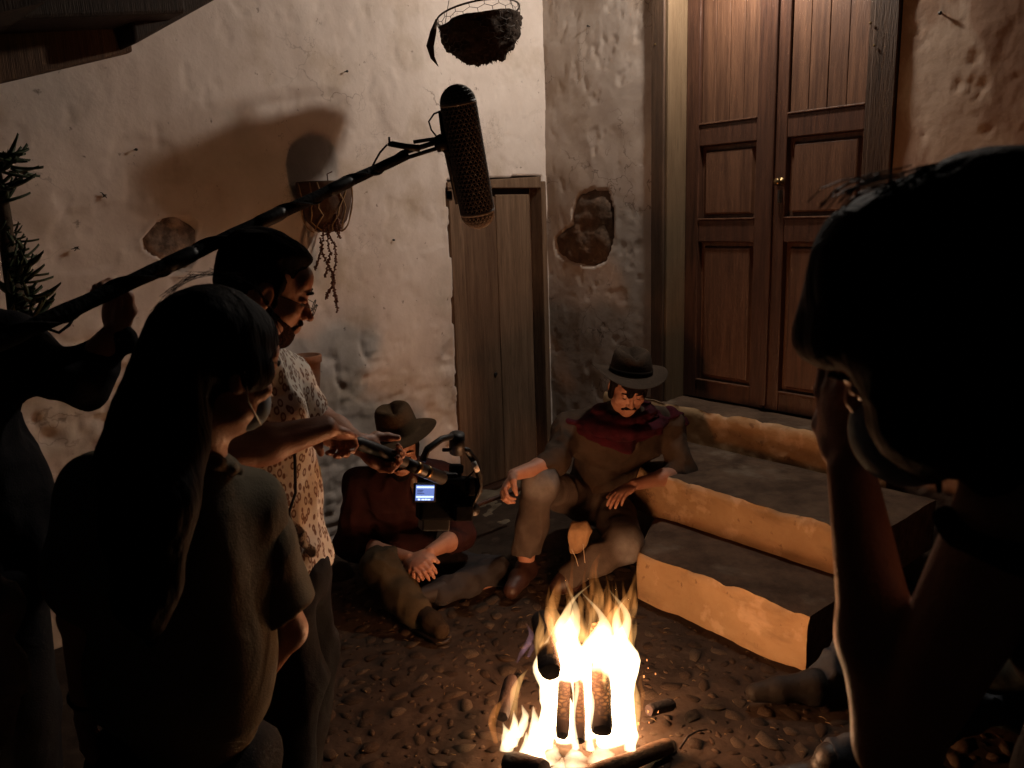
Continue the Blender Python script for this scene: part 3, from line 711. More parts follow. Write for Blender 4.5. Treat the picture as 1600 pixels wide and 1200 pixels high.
for (p_, r_, m_, Y_f) in FLAMES:
    if m_ is m_core and p_[-1][1] < 1060:      # draw the core's tops out into long licking tips
        x_, y_ = p_[-1]; up = rf.uniform(14, 62); r_ = r_[:-1]+[r_[-2]*.55, r_[-2]*.22, .8]; p_ = p_[:-1]+[(x_, y_+14), (x_+rf.uniform(-6, 8), y_-up*.4), (x_+rf.uniform(-8, 12), y_-up)]
    tg(p_, r_, m_, Y_f)
for k in range(30):
    x_ = rf.uniform(848, 990); c_ = 1-abs(x_-925)/95; yb = rf.uniform(1010, 1110); yt = 990-c_*62-rf.uniform(0, 70); w_ = rf.uniform(4, 11); dx = rf.uniform(-8, 14)
    tg([(x_, yb), (x_+dx*.1, yb*.7+yt*.3), (x_+dx*.3, yb*.4+yt*.6), (x_+dx*.7, yb*.18+yt*.82), (x_+dx, yt)], [w_*.5, w_, w_*.9, w_*.45, .7], rf.choice((m_ton, m_ton, m_wisp)), rf.uniform(2.18, 2.34))
# sparks
m_spark = bpy.data.materials.new('spark_glow'); m_spark.use_nodes = True; b = m_spark.node_tree.nodes['Principled BSDF']
b.inputs['Base Color'].default_value = (.1, .03, .01, 1); b.inputs['Emission Color'].default_value = (1, .35, .1, 1); b.inputs['Emission Strength'].default_value = 1.5
rs = random.Random(5); mb = MB()
for k in range(10):
    p = at(rs.uniform(985, 1030), rs.uniform(1030, 1140), 2.3); s_ = rs.uniform(.0012, .003)
    mb.box(p, np.eye(3), (s_, s_, s_*1.5))
tag(mb.build('ember_sparks', m_spark, fire), kind='stuff')
def flight(p, power, r, col=FIRE_COL):
    d_ = bpy.data.lights.new('fire_light', 'POINT'); d_.energy = power; d_.color = col; d_.shadow_soft_size = r
    o = bpy.data.objects.new('fire_light', d_); link(o); o.location = p
for (px, py, Y_f, w) in ((905, 1000, 2.32, .5), (935, 1090, 2.26, .5)):
    flight(at(px, py, Y_f), FIRE_POWER*w, .055)
# ------------------------------------------------------------------ sculpting engine: blended solids on a variable grid
def frame(z, x=None):
    z = nrm(z); x = np.array([1., 0, 0]) if x is None else np.asarray(x, float)
    x = x - z*np.dot(x, z)
    if np.linalg.norm(x) < 1e-4: x = np.array([0, 1., 0]) - z*z[1]
    x = nrm(x); return np.stack([x, np.cross(z, x), z])       # rows = axes
class SDF:
    def __init__(s): s.ops = []
    def cap(s, a, b, ra, rb, k=.02, sub=False): s.ops.append(('cap', np.array(a, float), np.array(b, float), ra, rb, k, sub)); return s
    def chain(s, pts, rads, k=.02, sub=False):
        for i in range(len(pts)-1): s.cap(pts[i], pts[i+1], rads[i], rads[i+1], k, sub)
        return s
    def ell(s, c, r, A=None, k=.02, sub=False): s.ops.append(('ell', np.array(c, float), np.array(r, float), np.eye(3) if A is None else np.array(A), k, sub)); return s
    def cut(s, p, n): s.ops.append(('cut', np.array(p, float), nrm(n))); return s      # removes the side n points to
    def bounds(s):
        lo = np.full(3, 1e9); hi = -lo
        for o in s.ops:
            if o[0] == 'cap' and not o[6]:
                r = max(o[3], o[4]); lo = np.minimum(lo, np.minimum(o[1], o[2])-r); hi = np.maximum(hi, np.maximum(o[1], o[2])+r)
            elif o[0] == 'ell' and not o[5]:
                e = np.sqrt(((o[3]*o[2][:, None])**2).sum(0)); lo = np.minimum(lo, o[1]-e); hi = np.maximum(hi, o[1]+e)
        return lo-.03, hi+.03
    def mesh(s, step, focus=(), noise=None):
        lo, hi = s.bounds(); axs = []
        for d in range(3):
            v = [lo[d]]
            while v[-1] < hi[d]:
                st = step
                for (c, r, fs) in focus:
                    if c[d]-r < v[-1] < c[d]+r: st = min(st, fs)
                v.append(v[-1]+st)
            axs.append(np.array(v))
        sh = tuple(len(a) for a in axs); Fd = np.full(sh, .5, np.float32)
        for o in s.ops:
            if o[0] == 'cut':
                g = (axs[0]*o[2][0])[:, None, None] + (axs[1]*o[2][1])[None, :, None] + (axs[2]*o[2][2])[None, None, :] - float(o[1]@o[2])
                Fd = np.maximum(Fd, g.astype(np.float32)); continue
            if o[0] == 'cap':
                r = max(o[3], o[4]); l = np.minimum(o[1], o[2])-r; h = np.maximum(o[1], o[2])+r; k, sub = o[5], o[6]
            else:
                e = np.sqrt(((o[3]*o[2][:, None])**2).sum(0)); l = o[1]-e; h = o[1]+e; k, sub = o[4], o[5]
            pad = k+.02; i0 = [np.searchsorted(axs[d], l[d]-pad) for d in range(3)]; i1 = [np.searchsorted(axs[d], h[d]+pad)+1 for d in range(3)]
            sl = tuple(slice(a, b) for a, b in zip(i0, i1)); A = [axs[d][sl[d]] for d in range(3)]
            if min(len(a) for a in A) == 0: continue
            X = A[0][:, None, None].astype(np.float32); Y = A[1][None, :, None].astype(np.float32); Z = A[2][None, None, :].astype(np.float32)
            if o[0] == 'cap':
                a, b = o[1], o[2]; ab = b-a; L2 = max(float(ab@ab), 1e-9)
                dx, dy, dz = X-a[0], Y-a[1], Z-a[2]
                t = np.clip((dx*ab[0]+dy*ab[1]+dz*ab[2])/L2, 0, 1)
                D = np.sqrt((dx-t*ab[0])**2+(dy-t*ab[1])**2+(dz-t*ab[2])**2) - (o[3]+(o[4]-o[3])*t)
            else:
                c, rr_, R_ = o[1], o[2], o[3]; dx, dy, dz = X-c[0], Y-c[1], Z-c[2]
                q = [(dx*R_[i, 0]+dy*R_[i, 1]+dz*R_[i, 2]) for i in range(3)]
                k0 = np.sqrt((q[0]/rr_[0])**2+(q[1]/rr_[1])**2+(q[2]/rr_[2])**2); k1 = np.sqrt((q[0]/rr_[0]**2)**2+(q[1]/rr_[1]**2)**2+(q[2]/rr_[2]**2)**2)+1e-6
                D = k0*(k0-1)/k1
            B = Fd[sl]
            if sub:
                D = -D; h_ = np.clip(.5+.5*(D-B)/k, 0, 1); Fd[sl] = B*(1-h_)+D*h_+k*h_*(1-h_)
            else:
                h_ = np.clip(.5+.5*(B-D)/k, 0, 1); Fd[sl] = B*(1-h_)+D*h_-k*h_*(1-h_)
        if noise is not None:
            I = np.argwhere(np.abs(Fd) < .035); P = np.stack([axs[d][I[:, d]] for d in range(3)], 1)
            Fd[I[:, 0], I[:, 1], I[:, 2]] += noise(P).astype(np.float32)
        Fd[0] = Fd[-1] = .1; Fd[:, 0] = Fd[:, -1] = .1; Fd[:, :, 0] = Fd[:, :, -1] = .1
        return nets(axs, Fd)
def nets(axs, Fd):
    ins = Fd < 0; nx, ny, nz = Fd.shape
    c = np.zeros((nx-1, ny-1, nz-1), np.int8)
    for i in (0, 1):
        for j in (0, 1):
            for k in (0, 1): c += ins[i:nx-1+i, j:ny-1+j, k:nz-1+k]
    act = (c > 0) & (c < 8); I = np.argwhere(act); n = len(I)
    idm = np.full(act.shape, -1, np.int32); idm[act] = np.arange(n)
    acc = np.zeros((n, 3)); cnt = np.zeros(n)
    cor = [(i, j, k) for i in (0, 1) for j in (0, 1) for k in (0, 1)]
    val = {q: Fd[I[:, 0]+q[0], I[:, 1]+q[1], I[:, 2]+q[2]] for q in cor}
    for q in cor:
        for d in range(3):
            if q[d] == 0:
                q2 = list(q); q2[d] = 1; q2 = tuple(q2); a, b = val[q], val[q2]; m = (a < 0) != (b < 0)
                t = np.where(m, a/(a-b+1e-12), 0)
                P = np.tile(np.array(q, float), (n, 1)); P[:, d] += t; acc += P*m[:, None]; cnt += m
    fr = acc/np.maximum(cnt, 1)[:, None]; V = np.zeros((n, 3))
    for d in range(3):
        a = axs[d]; V[:, d] = a[I[:, d]] + fr[:, d]*(a[I[:, d]+1]-a[I[:, d]])
    Q = []
    for d in range(3):
        e1, e2 = (d+1) % 3, (d+2) % 3
        s0 = [slice(None)]*3; s1 = [slice(None)]*3; s0[d] = slice(0, -1); s1[d] = slice(1, None)
        A, B = ins[tuple(s0)], ins[tuple(s1)]; E = np.argwhere(A != B)
        ok = (E[:, e1] > 0) & (E[:, e2] > 0) & (E[:, e1] < Fd.shape[e1]-1) & (E[:, e2] < Fd.shape[e2]-1); E = E[ok]
        st = A[E[:, 0], E[:, 1], E[:, 2]]
        def g(o1, o2): G = E.copy(); G[:, e1] -= o1; G[:, e2] -= o2; return idm[G[:, 0], G[:, 1], G[:, 2]]
        q = np.stack([g(1, 1), g(0, 1), g(0, 0), g(1, 0)], 1); q[~st] = q[~st][:, ::-1]; Q.append(q)
    return V, np.vstack(Q)
def sculpt(name, sdf, step, m, parent, focus=(), noise=None):
    V, Q = sdf.mesh(step, focus, noise); return mobj(name, V, Q, m, parent)

# ------------------------------------------------------------------ people
m_skin = mat('skin', (.50, .27, .175), .5, .35, .15, 160, col2=(.40, .19, .12), vscale=14)
m_skin2 = mat('skin_tan', (.42, .22, .14), .5, .35, .15, 160, col2=(.33, .15, .10), vscale=14)
m_hair = mat('hair_black', (.007, .005, .004), .75, .07, .3, 14, col2=(.008, .006, .005), vscale=20, stretch=(9, 9, 1.5))
m_lip = mat('lips', (.36, .13, .10), .5, .3); m_eye = mat('eye_dark', (.03, .02, .02), .2, .5)
def cloth(name, c, c2=None, b=.25, bs=260):
    new = name not in MATS; m = mat(name, c, .92, .12, b, bs, col2=c2 or tuple(x*.7 for x in c), vscale=9)
    if new:      # woven cloth also creases: a second, larger relief
        N = m.node_tree.nodes; L = m.node_tree.links; B = N['Principled BSDF']; src = B.inputs['Normal'].links[0].from_node
        tc = N.new('ShaderNodeTexCoord'); n = N.new('ShaderNodeTexNoise'); n.inputs['Scale'].default_value = 8; n.inputs['Detail'].default_value = 2; n.inputs['Distortion'].default_value = 1.2
        L.new(tc.outputs['Object'], n.inputs['Vector']); bp = N.new('ShaderNodeBump'); bp.inputs['Strength'].default_value = .32; bp.inputs['Distance'].default_value = .022
        L.new(n.outputs['Fac'], bp.inputs['Height']); L.new(bp.outputs[0], src.inputs['Normal'])
    return m
def folds(amp=.006, f=7, seed=0., ax=(1, 1, .45)):
    def fn(P):
        q = P*np.array(ax)*f+seed
        return -amp*(ridge(q, 2)-.7) - amp*.5*vnoise(q*2.3+9)
    return fn
def hand(sd, w, d, pn, side, size=1.0, curl=(.5, .6, .4), spread=.12, thumb=(.6, .5), curls=None):
    """w wrist, d direction of the fingers, pn palm normal (fingers bend that way), side = +1 thumb towards cross(d,pn)"""
    d = nrm(d); pn = nrm(np.asarray(pn, float)-d*np.dot(pn, d)); l = np.cross(d, pn)*side; z = size; w = np.array(w, float)
    A = np.stack([l, pn, d])
    sd.ell(w+d*.052*z, np.array([.041, .017, .054])*z, A, .012)
    sd.ell(w+d*.035*z+l*.026*z+pn*.008*z, np.array([.018, .016, .034])*z, A, .012)
    offs = (.030, .010, -.010, -.029); lens = (.072, .080, .074, .058); rad = (.0092, .0095, .009, .0078)
    tips = []
    for i in range(4):
        c = curls[i] if curls else curl
        p = w+d*(.094-.004*abs(i-1.3))*z+l*offs[i]*z
        dr = nrm(d+l*offs[i]/.03*spread); ang = 0; pts = [w+d*.055*z+l*offs[i]*.8*z, p]
        for j, (fr, an) in enumerate(zip((.46, .30, .24), c)):
            ang += an; v = dr*math.cos(ang)+pn*math.sin(ang); p = p+v*lens[i]*fr*z; pts.append(p)
        r = rad[i]*z; sd.chain(pts, [r*1.05, r*1.12, r*1.0, r*.9, r*.72], .004); tips.append(pts[-1])
    t0 = w+d*.022*z+l*.022*z; t1 = t0+(l*.75+d*.62+pn*.25)*.042*z
    v = nrm(l*(.75-thumb[0])+d*.85+pn*thumb[0]*.9); t2 = t1+v*.034*z; v = nrm(v+pn*thumb[1]*.7-l*thumb[1]*.5); t3 = t2+v*.027*z
    sd.chain([t0, t1, t2, t3], [.017*z, .0135*z, .0115*z, .0085*z], .008); return tips
def head(sd, c, A, z=1.0, nose=1.0, ears=True):
    """c head centre (between the ears), A rows: right, forward, up"""
    def L(x, y, w): return c+z*(A[0]*x+A[1]*y+A[2]*w)
    e = lambda p, r, k=.015, sub=False: sd.ell(L(*p), np.array(r)*z, A, k*z, sub)
    e((0, -.018, .035), (.076, .094, .082)); e((0, .030, -.035), (.062, .060, .080), .03); e((0, .050, -.085), (.036, .036, .030), .02)
    e((0, .064, -.098), (.018, .016, .016), .015); e((0, .068, .045), (.052, .022, .034), .02)
    sd.cap(L(-.032, .080, .024), L(.032, .080, .024), .008*z, .008*z, .012*z)
    for s_ in (-1, 1):
        e((s_*.043, .062, -.022), (.022, .020, .018), .016)
        e((s_*.030, .093, .004), (.019, .014, .011), .008, True)
        e((s_*.030, .077, .009), (.015, .014, .009), .004); e((s_*.030, .076, -.008), (.014, .012, .006), .004)
        e((s_*.050, .022, -.070), (.016, .030, .022), .02)
        if ears:
            e((s_*.076, -.006, -.006), (.010, .021, .033), .008); e((s_*.085, .002, -.004), (.006, .010, .018), .006, True)
    sd.chain([L(0, .082, .012), L(0, .094, -.010), L(0, .106*nose, -.030)], [.0070*z, .0080*z, .0098*z], .007*z)
    for s_ in (-1, 1): e((s_*.011, .094, -.033), (.008, .010, .007), .006)
    e((0, .088, -.060), (.026, .012, .017), .01)
    sd.cap(L(-.018, .091, -.056), L(.018, .091, -.056), .0055*z, .0055*z, .004*z); sd.cap(L(-.015, .090, -.068), L(.015, .090, -.068), .0065*z, .0065*z, .004*z)
    sd.cap(L(-.022, .103, -.062), L(.022, .103, -.062), .0018*z, .0018*z, .003*z, True)
    return L
def beard_sdf(L, A, z, full=True):
    f = SDF()
    if full is None: return f.chain([L(-.032, .082, -.062), L(-.015, .0935, -.048), L(.015, .0935, -.048), L(.032, .082, -.062)], [.0045*z, .0068*z, .0068*z, .0045*z], .005)
    f = SDF(); P = [((0, .030, -.035), (.0655, .0635, .0835)), ((0, .050, -.085), (.0405, .0405, .0345)), ((0, .066, -.100), (.022, .019, .019))]
    for p, r in P: f.ell(L(*p), np.array(r)*z, A, .02)
    f.cut(L(0, .06, -.050), A[2]+A[1]*.55).cut(L(0, -.004 if full else .055, 0), -A[1])
    if not full: f.ell(L(0, .09, -.064), np.array([.05, .03, .022])*z, A, .006, True)
    f.ell(L(0, .104, -.062), np.array([.021, .020, .011])*z, A, .004, True)
    f.chain([L(-.030, .084, -.062), L(-.015, .0935, -.048), L(.015, .0935, -.048), L(.030, .084, -.062)], [.004*z, .0062*z, .0062*z, .004*z], .005)
    return f
def basis(fwd, up=(0, 0, 1)):
    f_ = nrm(fwd); u = np.asarray(up, float); u = nrm(u-f_*np.dot(u, f_)); r = np.cross(f_, u); return np.stack([r, f_, u])
def torso(sd, pel, chest, neck, shL, shR, pad=0., z=1.0, pelvis=True):
    ax = nrm(shR-shL); sp = nrm(chest-pel); A = frame(sp, ax); A = np.stack([A[0], A[1], A[2]])
    sw = np.linalg.norm(shR-shL)/2
    mid = (pel+chest)/2
    if pelvis: sd.ell(pel, np.array([.165+pad, .115+pad, .13+pad])*z, A, .04)
    sd.ell(mid, np.array([.140+pad, .108+pad, .15+pad])*z, A, .05)
    B = frame(nrm(neck-mid), ax)
    sd.ell(chest, np.array([sw*.86+pad, .118+pad, .165+pad])*z, B, .05)
    top = neck-nrm(neck-chest)*.045
    for s_ in (shL, shR):
        sd.cap(top, s_, (.055+pad)*z, (.058+pad)*z, .04)
def root_person(loc, label, cat='person'): return thing('person', loc, label, cat)

def hat(name, c, A, m, parent, cr=.088, ch=.115, br=.16, curl=.045, front=.015, pinch=.02, oval=1.18, band=None, lop=0):
    """felt hat: A rows right, forward, up; c centre of the brim"""
    prof = [(0, ch*.86), (cr*.35, ch*.88), (cr*.62, ch), (cr*.80, ch*.98), (cr*.9, ch*.82), (cr*.96, ch*.5), (cr, ch*.18), (cr*1.01, 0.004), (cr*1.08, 0), (cr*1.35, -.002), (br*.85, .0), (br, .002)]
    n = 48; V = []
    for (r, h_) in prof:
        for k in range(n):
            a = 2*math.pi*k/n; x = math.cos(a)*r; y = math.sin(a)*r*oval; zz = h_
            if r <= cr and h_ > ch*.6:
                f = max(0, math.sin(a)); zz -= pinch*math.exp(-(x/.016)**2)*(1 if r < cr*.7 else .3); x *= 1-.22*f*(h_/ch); zz -= .012*(y/cr)*(h_/ch)
            if r > cr*1.05:
                f = (r-cr)/(br-cr); zz += curl*f*abs(math.cos(a))**2.2*(1+.2*math.sin(a)) - front*f*abs(math.sin(a))**1.5; x *= 1-.10*f*abs(math.cos(a))
                zz += .005*math.sin(3*a+1)*f
                if lop and math.cos(a) < 0: x *= 1-lop*f*(-math.cos(a)); zz += lop*.10*f*math.cos(a)**2
            V.append(c+A[0]*x+A[1]*y+A[2]*zz)
    m_ = len(prof); F = [(i*n+k, i*n+(k+1) % n, (i+1)*n+(k+1) % n, (i+1)*n+k) for i in range(m_-1) for k in range(n)]
    o = mobj(name, V, F, m, parent); solid(o, .004); s_ = o.modifiers.new('sub', 'SUBSURF'); s_.levels = s_.render_levels = 1
    if band:
        mb = MB(); P = []
        for h_ in (.006, .026):
            for k in range(n):
                a = 2*math.pi*k/n; P.append(c+A[0]*math.cos(a)*(cr+.0035)+A[1]*math.sin(a)*(cr*oval+.0035)+A[2]*h_)
        mb.add(P, [(k, (k+1) % n, n+(k+1) % n, n+k) for k in range(n)]); solid(mb.build('hat_band', band, o, True), .003)
    return o
def eyes(L, A, z, parent, m=None):
    for s_ in (-1, 1):
        mb = MB(); mb.lathe([(.0095*z*math.sin(t), .0095*z*math.cos(t)) for t in np.linspace(0.02, math.pi-.02, 8)], L(s_*.030, .0785, .001), A, 12); mb.build('eye', m or m_eye, parent, True)
        mb = MB(); mb.tube([L(s_*.014, .093, .026), L(s_*.030, .0945, .031), L(s_*.048, .082, .026)], [.0025*z, .004*z, .002*z], 6); mb.build('eyebrow', m_hair, parent, True)

# ================= cowboy with red scarf on the steps
def scarf_cowboy():
    pel = at(930, 775, 3.86); chest = at(962, 690, 3.74); neck = at(975, 640, 3.66)
    hc = at(981, 604, 3.54); shR = at(888, 672, 3.68); shL = at(1044, 664, 3.78)     # shR: his right, left in the picture
    elR = at(868, 722, 3.50); wrR = at(802, 742, 3.32); elL = at(1066, 738, 3.72); wrL = at(990, 758, 3.50)
    hipR = at(905, 780, 3.80); hipL = at(955, 785, 3.82)
    knR = at(845, 757, 3.42); anR = at(822, 868, 3.40); knL = at(975, 850, 3.36); anL = at(892, 898, 3.27)
    root = root_person(pel - Zu*.12, 'bearded man in brown felt hat and dark red scarf, elbow resting on the steps')
    A = basis(nrm([.06, -.90, -.46]), (.08, 0, 1))
    z = 1.03; b = SDF(); torso(b, pel, chest, neck, shL, shR, -.02)
    L = head(b, hc, A, z); b.cap(neck-Zu*.04, hc-A[2]*.06-A[1]*.02, .058, .052, .02)
    b.chain([shR, elR], [.048, .040]).chain([elR, (elR*.6+wrR*.4), wrR], [.040, .040, .026])
    b.chain([shL, elL], [.048, .040]).chain([elL, (elL*.6+wrL*.4), wrL], [.040, .040, .026])
    b.chain([hipR, knR, anR, anR-Zu*.05], [.07, .05, .036, .034]); b.chain([hipL, knL, anL], [.07, .05, .036])
    hand(b, wrR, nrm(at(786, 768, 3.26)-wrR), nrm([.35, -.45, -.75]), 1, 1.0, (.7, .9, .5), .1, (.7, .6))
    hand(b, wrL, nrm(at(962, 778, 3.42)-wrL), nrm([0.05, -.1, -1]), -1, 1.0, (.25, .3, .2), .18, (.2, .2))
    fo = [(hc, .15, .0038), (at(786, 768, 3.26), .11, .0042), (at(962, 778, 3.42), .11, .0042)]
    sculpt('body', b, .010, m_skin2, root, fo)
    eyes(L, A, z, root)
    h = SDF(); h.ell(L(0, -.030, .040), np.array([.085, .098, .088])*z, A, .01)
    for s_ in (-1, 1): h.ell(L(s_*.074, .012, -.01), np.array([.014, .026, .05])*z, A, .02)
    h.ell(L(0, .075, .062), np.array([.055, .025, .02])*z, A, .02)
    h.ell(L(0.012, .092, .045), np.array([.016, .012, .036])*z, A, .012)
    h.ell(L(-.028, .090, .052), np.array([.012, .012, .024])*z, A, .012)
    sculpt('hair', h, .005, m_hair, root, (), folds(.005, 30, 2, (1, 1, .3)))
    f = beard_sdf(L, A, z, None); sculpt('beard', f, .0035, m_hair, root, (), folds(.002, 90, 2))
    m_sh = cloth('brown_shirt', (.068, .046, .032), (.040, .027, .019))
    s = SDF(); torso(s, pel, chest, neck, shL, shR, .022)
    cR = elR*.55+wrR*.45; cR2 = elR*.80+wrR*.20
    s.chain([shR, elR, cR2], [.072, .062, .056], .03); s.chain([elR*.9+wrR*.1, cR2+(wrR-elR)*.03], [.060, .060], .01)
    cL2 = elL*.82+wrL*.18
    s.chain([shL, elL, cL2], [.075, .064, .056], .03)
    s.cap(chest*.4+neck*.6+A[1]*.05, neck+A[1]*.03, .07, .065, .02)
    s.ell(L(0, .11, -.20), np.array([.028, .05, .07]), A, .01, True)
    sculpt('shirt', s, .0075, m_sh, root, (), folds(.012, 9, 1.2, (1, 1, .7)))
    for k in range(5):
        p_ = chest*(1-k*.2)+pel*(k*.2)+A[1]*np.array([1, 1, 0])*.16-Zu*.01; mb = MB(); mb.lathe([(.0004, .003), (.005, .002), (.006, -.002), (.0004, -.003)], p_, frame(A[1]), 8)
    s2 = SDF(); s2.chain([neck+A[0]*.075+A[1]*.03-Zu*.005, neck+A[1]*.105-Zu*.065, neck-A[0]*.075+A[1]*.03-Zu*.005], [.018, .012, .018], .01); sculpt('collar', s2, .006, m_sh, root)
    m_tr = cloth('grey_brown_trousers', (.105, .082, .068), (.066, .050, .040))
    for kk in (knR+np.array([0, -.06, .03]), knL+np.array([0.02, -.06, .0])): layer(m_tr, (.24, .225, .215), 9, .2, .6, off=3, fac=.8, box=(kk-ORG[root.name], .11))
    t = SDF(); t.ell(pel-Zu*.01, [.19, .15, .13], None, .04)
    t.chain([hipR, knR], [.100, .082], .04); t.chain([knR, knR*.5+anR*.5, anR+Zu*.02], [.080, .068, .062], .03); t.cut(anR+Zu*.01, [0, 0, -1])
    t.chain([hipL, knL], [.105, .088], .04); t.chain([knL, knL*.5+anL*.5, anL], [.086, .072, .060], .03)
    sculpt('trousers', t, .008, m_tr, root, (), folds(.010, 8, 5.2, (1, 1, .6)))
    m_bt = mat('boot_leather', (.045, .020, .014), .5, .4, .3, 60)
    for (an, toe, nm) in ((anR, at(800, 955, 3.22), 'boot'), (anL, at(872, 938, 3.24), 'boot')):
        q = np.array([an[0], an[1], .07]); toe[2] = .045; B = SDF()
        B.cap(an-Zu*.06 if an[2] > .15 else q, q, .050, .050, .02); B.cap(q-Zu*.015, toe*.5+q*.5, .050, .045, .02); B.cap(toe*.5+q*.5, toe, .045, .036, .02); B.cut([0, 0, .004], [0, 0, -1])
        sculpt(nm, B, .008, m_bt, root)
    m_bel = mat('belt_leather', (.05, .03, .02), .5, .4, .2, 60)
    # red scarf: two draped rolls and a hanging point
    m_red = cloth('red_scarf', (.060, .008, .014), (.020, .004, .007)); c = SDF()
    nb = neck+Zu*.0; pts = []
    for k in range(15):
        a = -math.pi*.5+2*math.pi*k/14
        x_, y_ = math.cos(a), math.sin(a)
        p = nb + nrm(shL-shR)*x_*.125 + A[1]*(y_*.095+.02)*np.array([1, 1, .0]) + Zu*(.004-.030*max(0, y_)*1.2 - .01*abs(x_)); pts.append(p)
    c.chain(pts, [.034]*15, .02)
    pts2 = [p + (p-nb)*np.array([.40, .40, 0]) - Zu*.040 for p in pts]; c.chain(pts2, [.030]*15, .025)
    c.chain([shR+Zu*.05+A[1]*.03, chest*.5+neck*.5+A[1]*.13-Zu*.0, shL+Zu*.06+A[1]*.02], [.036, .040, .040], .03)
    c.chain([shL+Zu*.055, shL+Zu*.01+nrm(shL-shR)*.06, shL-Zu*.05+nrm(shL-shR)*.055], [.042, .036, .018], .03)
    c.chain([neck+A[1]*.11-Zu*.05, neck+A[1]*.115-Zu*.12], [.020, .006], .015)
    sculpt('scarf', c, .0065, m_red, root, (), folds(.010, 13, 4, (.5, .5, 2)))
    m_hat = mat('brown_felt', (.062, .044, .032), .95, .05, .3, 120, col2=(.040, .028, .020), vscale=8)
    m_band = mat('hat_band_dark', (.022, .016, .012), .95, .05)
    hat('hat', L(0, -.004, .074), basis(A[1]+Zu*.42, (.10, 0, 1)), m_hat, root, .092, .102, .196, .022, .018, pinch=.034, band=m_band, lop=.13)
    mb = MB()
    q0 = pel*.35+chest*.65; 
    return root
